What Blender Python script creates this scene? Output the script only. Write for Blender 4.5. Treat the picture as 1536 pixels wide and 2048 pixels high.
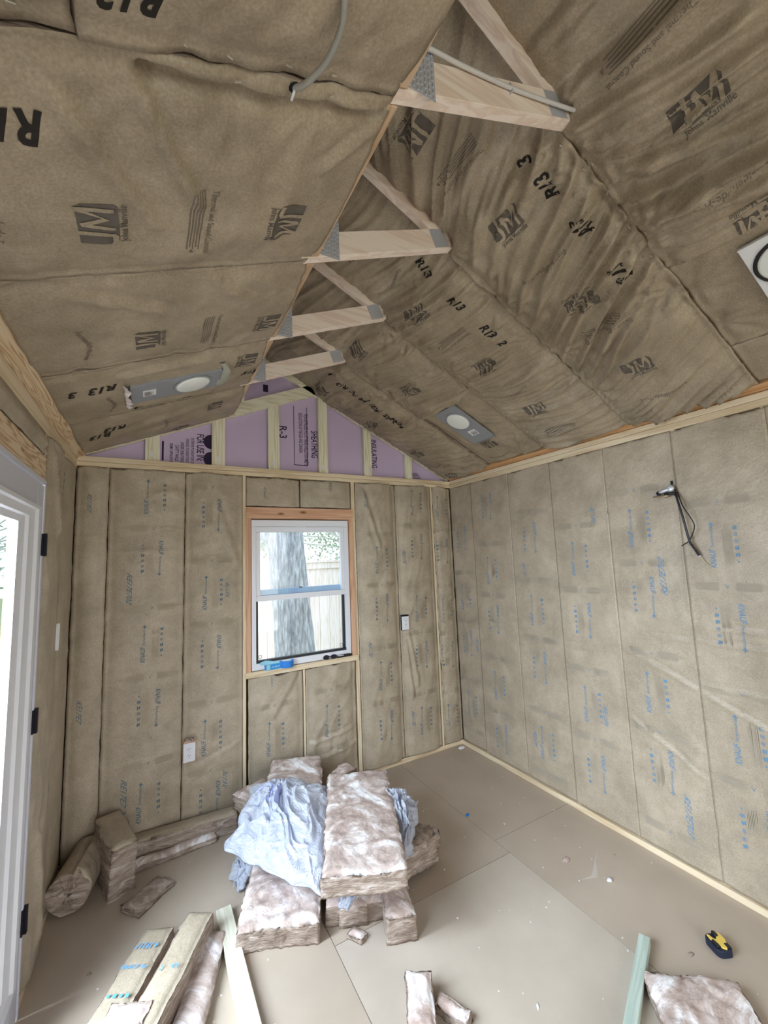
import bpy, bmesh, math, random
import numpy as np
from mathutils import Vector, Matrix

# ------------------------------------------------------------------ clear
for o in list(bpy.data.objects):
    bpy.data.objects.remove(o)
SC = bpy.context.scene
COL = SC.collection
random.seed(5)

# ------------------------------------------------------------------ camera, world, lights, exposure
def cam_setup():
    yaw, pitch, roll = 0.514485188, 0.110803126, -0.0392078542
    cy, sy, cp, sp, cr, sr = math.cos(yaw), math.sin(yaw), math.cos(pitch), math.sin(pitch), math.cos(roll), math.sin(roll)
    F = Vector((sy*cp, cy*cp, sp)); R0 = Vector((cy, -sy, 0)); U0 = R0.cross(F)
    R = R0*cr + U0*sr; U = -R0*sr + U0*cr
    cd = bpy.data.cameras.new('camera'); co = bpy.data.objects.new('camera', cd); COL.objects.link(co)
    M = Matrix(((R.x, U.x, -F.x, 0.43481), (R.y, U.y, -F.y, -3.143269), (R.z, U.z, -F.z, 1.726179), (0, 0, 0, 1)))
    co.matrix_world = M
    cd.sensor_fit = 'VERTICAL'; cd.sensor_height = 36.0; cd.sensor_width = 27.0
    cd.lens = 817.93656/2048*36.0
    cd.clip_start = 0.02; cd.clip_end = 200
    SC.camera = co
cam_setup()

SC.view_settings.view_transform = 'Standard'
SC.view_settings.look = 'None'
SC.view_settings.gamma = 1.0
SC.view_settings.use_curve_mapping = False
SC.view_settings.exposure = 0.72

W_STRENGTH = 1.55
DOOR_W = 500
FRONT_W = 30
w = bpy.data.worlds.new('sky'); SC.world = w; w.use_nodes = True
nt = w.node_tree; nt.nodes.clear()
out = nt.nodes.new('ShaderNodeOutputWorld'); bg = nt.nodes.new('ShaderNodeBackground')
tc = nt.nodes.new('ShaderNodeTexCoord'); sx = nt.nodes.new('ShaderNodeSeparateXYZ'); rp = nt.nodes.new('ShaderNodeValToRGB')
nt.links.new(tc.outputs['Generated'], sx.inputs[0]); nt.links.new(sx.outputs['Z'], rp.inputs[0])
rp.color_ramp.elements[0].color = (0.62, 0.66, 0.66, 1); rp.color_ramp.elements[0].position = 0.0
rp.color_ramp.elements[1].color = (0.80, 0.90, 1.0, 1); rp.color_ramp.elements[1].position = 0.5
nt.links.new(rp.outputs[0], bg.inputs[0]); bg.inputs[1].default_value = W_STRENGTH
nt.links.new(bg.outputs[0], out.inputs[0])

def area(name, loc, direction, sxx, syy, power, color, spread=180):
    ld = bpy.data.lights.new(name, 'AREA'); ld.shape = 'RECTANGLE'; ld.size = sxx; ld.size_y = syy
    ld.energy = power; ld.color = color; ld.spread = math.radians(spread)
    lo = bpy.data.objects.new(name, ld); COL.objects.link(lo)
    lo.location = loc
    lo.rotation_euler = Vector(direction).to_track_quat('-Z', 'Y').to_euler()
    return lo
# daylight through the glazed door in the left wall and through the wide opening behind the camera
area('daylight_door', (-1.25, -1.80, 2.0), (1, 0.05, -0.62), 2.0, 1.9, DOOR_W, (0.93, 0.935, 1.0))
area('daylight_opening', (1.45, -5.6, 1.45), (0, 1, 0.05), 2.6, 2.3, FRONT_W, (1.0, 0.955, 0.90))

# ------------------------------------------------------------------ dimensions (metres)
H = 2.44
W = 2.96
TL = math.atan(0.4192)      # pitch of the left ceiling plane
TR = math.atan(0.4810)      # pitch of the right ceiling plane
XR = W*math.tan(TR)/(math.tan(TL)+math.tan(TR))
XLF = 0.9145                # where the facing on the left plane stops
TRUSS = [-0.6214, -1.1900, -1.7958, -2.4026]
YF = -5.0

# ------------------------------------------------------------------ helpers
def srgb(r, g, b):
    f = lambda c: ((c/255.0)/12.92 if c/255.0 <= 0.04045 else (((c/255.0)+0.055)/1.055)**2.4)
    return (f(r), f(g), f(b), 1.0)

def tag(o, label=None, cat=None, group=None, kind=None):
    if label: o['label'] = label
    if cat: o['category'] = cat
    if group: o['group'] = group
    if kind: o['kind'] = kind
    return o

def empty(name, loc=(0, 0, 0), rz=0.0, label=None, cat=None, group=None, kind=None):
    o = bpy.data.objects.new(name, None); COL.objects.link(o)
    o.location = loc; o.rotation_euler = (0, 0, rz); o.empty_display_size = 0.1
    return tag(o, label, cat, group, kind)

def mobj(name, verts, faces, mats, parent=None, fm=None, smooth=False):
    me = bpy.data.meshes.new(name)
    me.from_pydata([tuple(v) for v in verts], [], [tuple(f) for f in faces])
    if not isinstance(mats, (list, tuple)): mats = [mats]
    for m in mats: me.materials.append(m)
    if fm is not None: me.polygons.foreach_set('material_index', fm)
    if smooth: me.polygons.foreach_set('use_smooth', [True]*len(me.polygons))
    me.validate(); me.update()
    o = bpy.data.objects.new(name, me); COL.objects.link(o)
    if parent is not None: o.parent = parent
    return o

def bobj(name, bm, mats, parent=None, smooth=False, bevel=0.0, segs=2):
    me = bpy.data.meshes.new(name)
    bmesh.ops.recalc_face_normals(bm, faces=bm.faces)
    if smooth:
        for f in bm.faces: f.smooth = True
    bm.to_mesh(me); bm.free()
    if not isinstance(mats, (list, tuple)): mats = [mats]
    for m in mats: me.materials.append(m)
    o = bpy.data.objects.new(name, me); COL.objects.link(o)
    if parent is not None: o.parent = parent
    if bevel > 0:
        md = o.modifiers.new('bevel', 'BEVEL'); md.width = bevel; md.segments = segs; md.limit_method = 'ANGLE'
    return o

def add_box(bm, lo, hi, mat=0, M=None):
    x0, y0, z0 = lo; x1, y1, z1 = hi
    cs = [(x0,y0,z0),(x1,y0,z0),(x1,y1,z0),(x0,y1,z0),(x0,y0,z1),(x1,y0,z1),(x1,y1,z1),(x0,y1,z1)]
    vs = [bm.verts.new(M @ Vector(c) if M else c) for c in cs]
    for f in ((0,3,2,1),(4,5,6,7),(0,1,5,4),(1,2,6,5),(2,3,7,6),(3,0,4,7)):
        fc = bm.faces.new([vs[i] for i in f]); fc.material_index = mat
    return vs

def box(name, lo, hi, mat, parent=None, bevel=0.0, M=None):
    bm = bmesh.new(); add_box(bm, lo, hi, 0, M)
    return bobj(name, bm, mat, parent, bevel=bevel)

def add_tube(bm, pts, r, n=8, mat=0, cap=True):
    pts = [Vector(p) for p in pts]
    rings = []
    prev = None
    for i, p in enumerate(pts):
        d = (pts[min(i+1, len(pts)-1)] - pts[max(i-1, 0)])
        if d.length < 1e-9: d = Vector((0, 0, 1))
        d.normalize()
        if prev is None:
            a = Vector((0, 0, 1)) if abs(d.z) < .9 else Vector((1, 0, 0))
            u = d.cross(a).normalized()
        else:
            u = (prev - d*prev.dot(d))
            u = u.normalized() if u.length > 1e-6 else d.orthogonal().normalized()
        prev = u
        v = d.cross(u)
        rr = r[i] if isinstance(r, (list, tuple)) else r
        rings.append([bm.verts.new(p + (u*math.cos(2*math.pi*k/n) + v*math.sin(2*math.pi*k/n))*rr) for k in range(n)])
    for a, b in zip(rings[:-1], rings[1:]):
        for k in range(n):
            f = bm.faces.new((a[k], a[(k+1) % n], b[(k+1) % n], b[k])); f.material_index = mat; f.smooth = True
    if cap:
        bm.faces.new(rings[0][::-1]).material_index = mat; bm.faces.new(rings[-1]).material_index = mat

def smooth_path(pts, n=6):
    P = [Vector(p) for p in pts]; P = [P[0]] + P + [P[-1]]
    out = []
    for i in range(1, len(P)-2):
        for k in range(n):
            t = k/n
            a, b, c, d = P[i-1], P[i], P[i+1], P[i+2]
            out.append(0.5*((2*b)+(-a+c)*t+(2*a-5*b+4*c-d)*t*t+(-a+3*b-3*c+d)*t**3))
    out.append(P[-2])
    return out

def add_lathe(bm, prof, n=24, c=(0, 0, 0), mat=0, M=None):
    rings = []
    for r, z in prof:
        ring = []
        for k in range(n):
            a = 2*math.pi*k/n
            p = Vector((c[0]+r*math.cos(a), c[1]+r*math.sin(a), c[2]+z))
            ring.append(bm.verts.new(M @ p if M else p))
        rings.append(ring)
    for a, b in zip(rings[:-1], rings[1:]):
        for k in range(n):
            f = bm.faces.new((a[k], a[(k+1) % n], b[(k+1) % n], b[k])); f.material_index = mat; f.smooth = True
    bm.faces.new(rings[0][::-1]).material_index = mat; bm.faces.new(rings[-1]).material_index = mat

# ---- numpy gradient noise
_rng = np.random.RandomState(11)
_perm = np.concatenate([_rng.permutation(256)]*3)
_g2 = _rng.uniform(-1, 1, (256, 2)); _g2 /= np.linalg.norm(_g2, axis=1)[:, None]
_g3 = _rng.normal(size=(256, 3)); _g3 /= np.linalg.norm(_g3, axis=1)[:, None]
def _fade(t): return t*t*t*(t*(t*6-15)+10)
def noise2(x, y):
    x = np.asarray(x, float); y = np.asarray(y, float)
    xi = np.floor(x).astype(int); yi = np.floor(y).astype(int); xf = x-xi; yf = y-yi
    xi &= 255; yi &= 255
    u = _fade(xf); v = _fade(yf)
    def g(ix, iy, dx, dy):
        h = _perm[_perm[ix]+iy]; gg = _g2[h]; return gg[..., 0]*dx+gg[..., 1]*dy
    a = g(xi, yi, xf, yf); b = g(xi+1, yi, xf-1, yf); c = g(xi, yi+1, xf, yf-1); d = g(xi+1, yi+1, xf-1, yf-1)
    return ((a+(b-a)*u)+((c+(d-c)*u)-(a+(b-a)*u))*v)*1.5
def noise3(p):
    p = np.asarray(p, float)
    i = np.floor(p).astype(int); f = p-i; i &= 255; w_ = _fade(f)
    res = 0
    for dx in (0, 1):
        for dy in (0, 1):
            for dz in (0, 1):
                h = _perm[_perm[_perm[i[..., 0]+dx]+i[..., 1]+dy]+i[..., 2]+dz]
                g = _g3[h]
                dot = g[..., 0]*(f[..., 0]-dx)+g[..., 1]*(f[..., 1]-dy)+g[..., 2]*(f[..., 2]-dz)
                wt = (w_[..., 0] if dx else 1-w_[..., 0])*(w_[..., 1] if dy else 1-w_[..., 1])*(w_[..., 2] if dz else 1-w_[..., 2])
                res = res+wt*dot
    return res*1.5
def ridge(x, y): return (1-np.clip(np.abs(noise2(x, y))*1.6, 0, 1))**2
def sstep(a, b, x):
    t = np.clip((x-a)/(b-a), 0, 1); return t*t*(3-2*t)

# ------------------------------------------------------------------ materials
MATS = {}
def base_mat(name, rough=0.7, metal=0.0, spec=0.3):
    m = bpy.data.materials.new(name); m.use_nodes = True
    b = m.node_tree.nodes['Principled BSDF']
    b.inputs['Roughness'].default_value = rough; b.inputs['Metallic'].default_value = metal
    b.inputs['Specular IOR Level'].default_value = spec
    MATS[name] = m
    return m, m.node_tree, b
def solid(name, col, rough=0.6, metal=0.0, spec=0.3, var=0.06, scale=40.0, bump=0.0):
    m, t, b = base_mat(name, rough, metal, spec)
    tcn = t.nodes.new('ShaderNodeTexCoord'); n = t.nodes.new('ShaderNodeTexNoise'); n.inputs['Scale'].default_value = scale; n.inputs['Detail'].default_value = 4
    t.links.new(tcn.outputs['Object'], n.inputs['Vector'])
    mx = t.nodes.new('ShaderNodeMix'); mx.data_type = 'RGBA'
    mx.inputs[6].default_value = tuple(c*(1-var) for c in col[:3])+(1,)
    mx.inputs[7].default_value = tuple(min(1, c*(1+var)) for c in col[:3])+(1,)
    t.links.new(n.outputs[0], mx.inputs[0]); t.links.new(mx.outputs[2], b.inputs['Base Color'])
    if bump > 0:
        bp = t.nodes.new('ShaderNodeBump'); bp.inputs['Strength'].default_value = bump; bp.inputs['Distance'].default_value = 0.01
        t.links.new(n.outputs[0], bp.inputs['Height']); t.links.new(bp.outputs[0], b.inputs['Normal'])
    return m
def noise_mat(name, stops, scale, detail=5, rough=0.75, spec=0.25, stretch=(1, 1, 1), bump=0.2, bscale=None, dist=0.01, distortion=0.0, brough=0.6, coord='Object'):
    m, t, b = base_mat(name, rough, 0, spec)
    tcn = t.nodes.new('ShaderNodeTexCoord'); mp = t.nodes.new('ShaderNodeMapping'); mp.inputs['Scale'].default_value = stretch
    t.links.new(tcn.outputs[coord], mp.inputs[0])
    n = t.nodes.new('ShaderNodeTexNoise'); n.inputs['Scale'].default_value = scale; n.inputs['Detail'].default_value = detail
    n.inputs['Distortion'].default_value = distortion; n.inputs['Roughness'].default_value = brough
    t.links.new(mp.outputs[0], n.inputs['Vector'])
    r = t.nodes.new('ShaderNodeValToRGB')
    while len(r.color_ramp.elements) < len(stops): r.color_ramp.elements.new(0.5)
    for e, (p, c) in zip(r.color_ramp.elements, stops): e.position = p; e.color = c
    t.links.new(n.outputs[0], r.inputs[0]); t.links.new(r.outputs[0], b.inputs['Base Color'])
    if bump > 0:
        n2 = t.nodes.new('ShaderNodeTexNoise'); n2.inputs['Scale'].default_value = bscale or scale*2; n2.inputs['Detail'].default_value = 6
        t.links.new(mp.outputs[0], n2.inputs['Vector'])
        bp = t.nodes.new('ShaderNodeBump'); bp.inputs['Strength'].default_value = bump; bp.inputs['Distance'].default_value = dist
        t.links.new(n2.outputs[0], bp.inputs['Height']); t.links.new(bp.outputs[0], b.inputs['Normal'])
    return m
def wood(name, light, dark, axis=0, scale=6.0, knots=False, rough=0.65):
    m, t, b = base_mat(name, rough, 0, 0.25)
    tcn = t.nodes.new('ShaderNodeTexCoord'); mp = t.nodes.new('ShaderNodeMapping')
    s = [14, 14, 14]; s[axis] = 0.9; mp.inputs['Scale'].default_value = s
    t.links.new(tcn.outputs['Object'], mp.inputs[0])
    n = t.nodes.new('ShaderNodeTexNoise'); n.inputs['Scale'].default_value = 1.2; n.inputs['Detail'].default_value = 3; n.inputs['Distortion'].default_value = 0.4
    t.links.new(mp.outputs[0], n.inputs['Vector'])
    mu = t.nodes.new('ShaderNodeMath'); mu.operation = 'MULTIPLY'; mu.inputs[1].default_value = scale*1.5
    t.links.new(n.outputs[0], mu.inputs[0])
    fr = t.nodes.new('ShaderNodeMath'); fr.operation = 'PINGPONG'; fr.inputs[1].default_value = 1.0
    t.links.new(mu.outputs[0], fr.inputs[0])
    r = t.nodes.new('ShaderNodeValToRGB')
    r.color_ramp.elements[0].color = light; r.color_ramp.elements[1].color = dark
    r.color_ramp.elements[0].position = 0.35; r.color_ramp.elements[1].position = 1.0
    t.links.new(fr.outputs[0], r.inputs[0])
    last = r.outputs[0]
    if knots:
        v = t.nodes.new('ShaderNodeTexVoronoi'); v.inputs['Scale'].default_value = 1.0
        mp2 = t.nodes.new('ShaderNodeMapping'); s2 = [9, 9, 9]; s2[axis] = 3.6; mp2.inputs['Scale'].default_value = s2
        t.links.new(tcn.outputs['Object'], mp2.inputs[0]); t.links.new(mp2.outputs[0], v.inputs['Vector'])
        kr = t.nodes.new('ShaderNodeValToRGB'); kr.color_ramp.elements[0].position = 0.05; kr.color_ramp.elements[1].position = 0.14
        kr.color_ramp.elements[0].color = (1, 1, 1, 1); kr.color_ramp.elements[1].color = (0, 0, 0, 1)
        t.links.new(v.outputs['Distance'], kr.inputs[0])
        mx = t.nodes.new('ShaderNodeMix'); mx.data_type = 'RGBA'; mx.inputs[7].default_value = srgb(120, 78, 48)
        t.links.new(kr.outputs[0], mx.inputs[0]); t.links.new(last, mx.inputs[6]); last = mx.outputs[2]
    t.links.new(last, b.inputs['Base Color'])
    bp = t.nodes.new('ShaderNodeBump'); bp.inputs['Strength'].default_value = 0.12; bp.inputs['Distance'].default_value = 0.004
    t.links.new(fr.outputs[0], bp.inputs['Height']); t.links.new(bp.outputs[0], b.inputs['Normal'])
    return m

def kraft(name, a, b_, c, rough=0.44, spec=0.5):
    m, t, b = base_mat(name, rough, 0, spec)
    tcn = t.nodes.new('ShaderNodeTexCoord')
    n = t.nodes.new('ShaderNodeTexNoise'); n.inputs['Scale'].default_value = 5.0; n.inputs['Detail'].default_value = 8; n.inputs['Roughness'].default_value = 0.65
    t.links.new(tcn.outputs['Object'], n.inputs['Vector'])
    r = t.nodes.new('ShaderNodeValToRGB'); r.color_ramp.elements.new(0.5)
    for e, (p, cc) in zip(r.color_ramp.elements, ((0.32, a), (0.5, b_), (0.68, c))): e.position = p; e.color = cc
    t.links.new(n.outputs[0], r.inputs[0])
    n3 = t.nodes.new('ShaderNodeTexNoise'); n3.inputs['Scale'].default_value = 160.0; n3.inputs['Detail'].default_value = 3
    t.links.new(tcn.outputs['Object'], n3.inputs['Vector'])
    hs = t.nodes.new('ShaderNodeMix'); hs.data_type = 'RGBA'; hs.blend_type = 'SOFT_LIGHT'; hs.inputs[0].default_value = 0.5
    t.links.new(r.outputs[0], hs.inputs[6]); t.links.new(n3.outputs[0], hs.inputs[7])
    t.links.new(hs.outputs[2], b.inputs['Base Color'])
    n2 = t.nodes.new('ShaderNodeTexNoise'); n2.inputs['Scale'].default_value = 26.0; n2.inputs['Detail'].default_value = 7; n2.inputs['Distortion'].default_value = 0.6
    t.links.new(tcn.outputs['Object'], n2.inputs['Vector'])
    bp = t.nodes.new('ShaderNodeBump'); bp.inputs['Strength'].default_value = 0.5; bp.inputs['Distance'].default_value = 0.006
    t.links.new(n2.outputs[0], bp.inputs['Height']); t.links.new(bp.outputs[0], b.inputs['Normal'])
    return m

KRAFT = kraft('kraft_facing', srgb(143, 130, 111), srgb(158, 144, 124), srgb(174, 160, 139))
KRAFT2 = kraft('kraft_facing_pale', srgb(158, 146, 128), srgb(173, 160, 141), srgb(188, 175, 156))
FIBER = noise_mat('glass_wool', [(0.34, srgb(162, 142, 134)), (0.46, srgb(192, 174, 166)), (0.53, srgb(216, 203, 199)), (0.60, srgb(246, 244, 247))], 3.6, 10, 0.95, 0.05, bump=0.55, bscale=30, dist=0.012, distortion=2.2, brough=0.62)
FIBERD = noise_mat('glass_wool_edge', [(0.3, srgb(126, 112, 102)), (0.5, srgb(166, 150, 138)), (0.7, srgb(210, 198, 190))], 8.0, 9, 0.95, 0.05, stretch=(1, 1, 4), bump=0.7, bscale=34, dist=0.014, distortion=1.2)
INK = solid('grey_ink', srgb(98, 92, 86), 0.7, var=0.2, scale=60)
INKD = solid('brown_grey_ink', srgb(116, 106, 96), 0.7, var=0.15, scale=60)
BLACKINK = solid('black_spray_ink', srgb(38, 34, 32), 0.7, var=0.3, scale=90)
BLUE = solid('blue_ink', srgb(106, 144, 176), 0.7, var=0.12, scale=60)
BLUEL = solid('pale_blue_ink', srgb(173, 163, 147), 0.7, var=0.05, scale=30)
BLUEB = solid('dull_blue_ink', srgb(92, 116, 132), 0.7, var=0.12, scale=60)
BLUEBL = solid('dull_pale_ink', srgb(171, 158, 139), 0.7, var=0.05, scale=30)
INKPALE = solid('pale_brown_ink', srgb(128, 112, 96), 0.7, var=0.1, scale=60)
PINE = [wood('pine_x', srgb(226, 210, 182), srgb(206, 184, 150), 0), wood('pine_y', srgb(226, 210, 182), srgb(206, 184, 150), 1), wood('pine_z', srgb(226, 210, 182), srgb(206, 184, 150), 2)]
FIRZ = wood('fir_z', srgb(214, 174, 146), srgb(196, 150, 120), 2)
FIRX = wood('fir_x', srgb(214, 174, 146), srgb(196, 150, 120), 0, knots=True)
TRW = wood('truss_pine', srgb(242, 228, 216), srgb(228, 206, 190), 0)
TRY = wood('nailer_pine', srgb(206, 178, 150), srgb(186, 156, 126), 1)
GABZ = wood('gable_pine', srgb(234, 230, 208), srgb(212, 203, 172), 2, scale=9)
GABX = wood('gable_chord_pine', srgb(234, 230, 208), srgb(212, 203, 172), 0, scale=9)
KNOT = wood('knotty_pine', srgb(222, 202, 172), srgb(184, 148, 110), 1, scale=14, knots=True)
BLOCK = wood('blocking_pine', srgb(206, 162, 118), srgb(176, 130, 86), 1, scale=9)
BOARD = wood('treated_board', srgb(228, 226, 212), srgb(208, 206, 186), 1, scale=7, knots=True)
BOARDG = wood('green_treated_board', srgb(196, 210, 202), srgb(172, 190, 180), 1, scale=7, knots=True)
FOAM = solid('lilac_foam', srgb(200, 182, 214), 0.55, var=0.03, scale=12)
FOAMINK = solid('foam_print_ink', srgb(44, 30, 66), 0.6, var=0.1)
WHITEV = solid('white_vinyl', srgb(226, 228, 236), 0.35, spec=0.5, var=0.01)
DOORW = solid('white_door_paint', srgb(206, 208, 220), 0.45, spec=0.4, var=0.01)
BLACKM = solid('black_metal', srgb(24, 24, 36), 0.45, 0.3, var=0.1)
BLACKP = solid('black_plastic', srgb(26, 26, 30), 0.4, 0.0, spec=0.5, var=0.1)
STEEL = solid('galvanised_steel', srgb(206, 210, 220), 0.35, 0.5, var=0.12, scale=120)
PLATEG = solid('grey_housing', srgb(150, 154, 162), 0.45, 0.15, var=0.08)
LENS = solid('white_lens', srgb(236, 240, 238), 0.35, spec=0.5, var=0.01)
LABELW = solid('white_label', srgb(222, 224, 228), 0.5, var=0.02)
CABLE = solid('white_cable_sheath', srgb(206, 204, 204), 0.4, spec=0.4, var=0.04)
CABLEG = solid('grey_cable_sheath', srgb(150, 148, 142), 0.5, var=0.06)
CABLEB = solid('black_cable_sheath', srgb(30, 28, 44), 0.4, spec=0.5, var=0.1)
WHITEP = solid('white_plastic', srgb(228, 230, 238), 0.35, spec=0.5, var=0.01)
TAPEB = solid('blue_tape', srgb(52, 128, 214), 0.6, var=0.05)
BOXB = solid('blue_box_card', srgb(60, 152, 220), 0.5, var=0.05)
BOXL = solid('pale_blue_card', srgb(150, 208, 226), 0.5, var=0.04)
YELLOW = solid('yellow_plastic', srgb(232, 200, 96), 0.4, spec=0.5, var=0.03)
NAVY = solid('dark_rubber', srgb(34, 40, 58), 0.6, var=0.12)
DARK = solid('dark_cavity', srgb(40, 34, 28), 0.9, var=0.2)
SHEATH = solid('osb_sheathing', srgb(120, 96, 66), 0.85, var=0.2, scale=60)
FENCE = wood('fence_cedar', srgb(250, 238, 234), srgb(236, 214, 206), 2)
BARK = noise_mat('oak_bark', [(0.3, srgb(142, 144, 152)), (0.52, srgb(190, 192, 200)), (0.7, srgb(236, 238, 244))], 9, 6, 0.9, 0.1, stretch=(3, 3, 0.6), bump=1.0, bscale=10, dist=0.06)
LEAF = solid('foliage_leaf', srgb(176, 190, 168), 0.6, var=0.35, scale=3)
BRANCH = solid('bare_branch', srgb(196, 196, 188), 0.8, var=0.2)
GRASS = noise_mat('ground_grass', [(0.3, srgb(120, 128, 90)), (0.7, srgb(168, 164, 130))], 6, 6, 0.9, 0.1)
FLOORM = noise_mat('subfloor_board', [(0.25, srgb(172, 158, 143)), (0.5, srgb(181, 167, 152)), (0.78, srgb(190, 177, 162))], 2.2, 9, 0.42, 0.45, bump=0.08, bscale=60, dist=0.004)
FLOORM2 = noise_mat('subfloor_board_worn', [(0.25, srgb(178, 166, 153)), (0.5, srgb(188, 177, 164)), (0.78, srgb(198, 188, 176))], 2.6, 9, 0.40, 0.45, bump=0.08, bscale=60, dist=0.004)
LINT = solid('glass_wool_lint', srgb(226, 220, 222), 0.9, var=0.1, scale=200)
BRASS = solid('bare_wire', srgb(186, 178, 150), 0.4, 0.6)

def glass_mat(name, tint=(0.93, 0.98, 1.0), refl=0.06):
    m = bpy.data.materials.new(name); m.use_nodes = True; t = m.node_tree; t.nodes.clear()
    o = t.nodes.new('ShaderNodeOutputMaterial'); tr = t.nodes.new('ShaderNodeBsdfTransparent'); tr.inputs[0].default_value = (*tint, 1)
    g = t.nodes.new('ShaderNodeBsdfGlossy'); g.inputs['Roughness'].default_value = 0.02
    mx = t.nodes.new('ShaderNodeMixShader'); mx.inputs[0].default_value = refl
    t.links.new(tr.outputs[0], mx.inputs[1]); t.links.new(g.outputs[0], mx.inputs[2]); t.links.new(mx.outputs[0], o.inputs[0])
    return m
GLASS = glass_mat('window_glass')
DGLASS = glass_mat('door_glass', (0.86, 0.93, 0.96), 0.08)
def bag_mat():
    m, t, b = base_mat('white_bag_film', 0.28, 0, 0.55)
    b.inputs['Base Color'].default_value = srgb(238, 242, 254)
    ts = t.nodes.new('ShaderNodeBsdfTranslucent'); ts.inputs[0].default_value = srgb(226, 236, 255)
    tp = t.nodes.new('ShaderNodeBsdfTransparent')
    m1 = t.nodes.new('ShaderNodeMixShader'); m1.inputs[0].default_value = 0.35
    m2 = t.nodes.new('ShaderNodeMixShader'); m2.inputs[0].default_value = 0.08
    o = t.nodes['Material Output']
    t.links.new(b.outputs[0], m1.inputs[1]); t.links.new(ts.outputs[0], m1.inputs[2])
    t.links.new(m1.outputs[0], m2.inputs[1]); t.links.new(tp.outputs[0], m2.inputs[2]); t.links.new(m2.outputs[0], o.inputs[0])
    n = t.nodes.new('ShaderNodeTexNoise'); n.inputs['Scale'].default_value = 9; n.inputs['Detail'].default_value = 3; n.inputs['Distortion'].default_value = 2.5
    bp = t.nodes.new('ShaderNodeBump'); bp.inputs['Strength'].default_value = 0.9; bp.inputs['Distance'].default_value = 0.03
    pp_ = t.nodes.new('ShaderNodeMath'); pp_.operation = 'PINGPONG'; pp_.inputs[1].default_value = 0.14; t.links.new(n.outputs[0], pp_.inputs[0])
    t.links.new(pp_.outputs[0], bp.inputs['Height']); t.links.new(bp.outputs[0], b.inputs['Normal'])
    return m
BAG = bag_mat()
BAGINK = solid('lavender_bag_print', srgb(186, 194, 238), 0.4, var=0.04)

# ------------------------------------------------------------------ flat print shapes
_tc = {}
def text_shape(s, size=1.0, shear=0.0, off=0.0, xs=1.0, cell=None):
    """text as triangles, normalised so width = size (x) and centred, y = 0..height"""
    key = (s, shear, off, xs, size, cell)
    if key in _tc: return _tc[key]
    cu = bpy.data.curves.new('t', 'FONT'); cu.body = s; cu.shear = shear; cu.offset = off; cu.resolution_u = 3
    o = bpy.data.objects.new('t', cu); COL.objects.link(o)
    bpy.context.view_layer.update()
    dg = bpy.context.evaluated_depsgraph_get(); me = bpy.data.meshes.new_from_object(o.evaluated_get(dg))
    bm = bmesh.new(); bm.from_mesh(me)
    bpy.data.objects.remove(o); bpy.data.curves.remove(cu); bpy.data.meshes.remove(me)
    co = np.array([v.co[:2] for v in bm.verts]); mn = co.min(0); mx = co.max(0)
    k = size/(mx[0]-mn[0])
    for v in bm.verts:
        v.co.x = (v.co.x-(mn[0]+mx[0])/2)*k; v.co.y = (v.co.y-mn[1])*k*xs; v.co.z = 0
    if cell: _cut(bm, cell)
    vs = [(v.co.x, v.co.y) for v in bm.verts]; fs = [[v.index for v in f.verts] for f in bm.faces]
    bm.free()
    _tc[key] = (vs, fs)
    return _tc[key]
def _cut(bm, cell):
    bm.verts.index_update()
    co = np.array([v.co[:2] for v in bm.verts])
    for ax in (0, 1):
        a, b = co[:, ax].min(), co[:, ax].max()
        n = int((b-a)/cell)
        for i in range(1, n+1):
            p = [0, 0, 0]; p[ax] = a+i*cell; nrm = [0, 0, 0]; nrm[ax] = 1
            bmesh.ops.bisect_plane(bm, geom=bm.verts[:]+bm.edges[:]+bm.faces[:], plane_co=p, plane_no=nrm)
    bm.verts.index_update()
def poly_shape(polys, cell=None):
    bm = bmesh.new()
    for P in polys:
        vs = [bm.verts.new((x, y, 0)) for x, y in P]
        f = bm.faces.new(vs)
    bmesh.ops.triangulate(bm, faces=bm.faces[:])
    if cell: _cut(bm, cell)
    bm.verts.index_update()
    r = ([(v.co.x, v.co.y) for v in bm.verts], [[v.index for v in f.verts] for f in bm.faces]); bm.free()
    return r
def rect(x0, y0, x1, y1): return [(x0, y0), (x1, y0), (x1, y1), (x0, y1)]
def ngon(cx, cy, r, n=10): return [(cx+r*math.cos(2*math.pi*k/n), cy+r*math.sin(2*math.pi*k/n)) for k in range(n)]
def ring_polys(cx, cy, r, t, n=12):
    o = []
    for k in range(n):
        a, b = 2*math.pi*k/n, 2*math.pi*(k+1)/n
        o.append([(cx+r*math.cos(a), cy+r*math.sin(a)), (cx+r*math.cos(b), cy+r*math.sin(b)), (cx+(r-t)*math.cos(b), cy+(r-t)*math.sin(b)), (cx+(r-t)*math.cos(a), cy+(r-t)*math.sin(a))])
    return o

class Surf:
    """a flat face of the room: origin, unit axes U, V and the normal N that points into the room"""
    def __init__(s, O, U, V):
        s.O = Vector(O); s.U = Vector(U).normalized(); s.V = Vector(V).normalized(); s.N = s.U.cross(s.V)
        s.A = np.array([s.U, s.V, s.N]); s.Oa = np.array(s.O)
    def pts(s, u, v, h):
        return s.Oa+np.stack([u, v, h], -1)@s.A
    def P(s, u, v, h=0): return s.O+s.U*u+s.V*v+s.N*h
    def M(s, u=0, v=0, h=0):
        p = s.P(u, v, h)
        return Matrix(((s.U.x, s.V.x, s.N.x, p.x), (s.U.y, s.V.y, s.N.y, p.y), (s.U.z, s.V.z, s.N.z, p.z), (0, 0, 0, 1)))
SB = Surf((0, 0, 0), (1, 0, 0), (0, 0, 1))                                  # back wall: u = x, v = z
SR = Surf((W, 0, 0), (0, -1, 0), (0, 0, 1))                                 # right wall: u = -y, v = z
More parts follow.
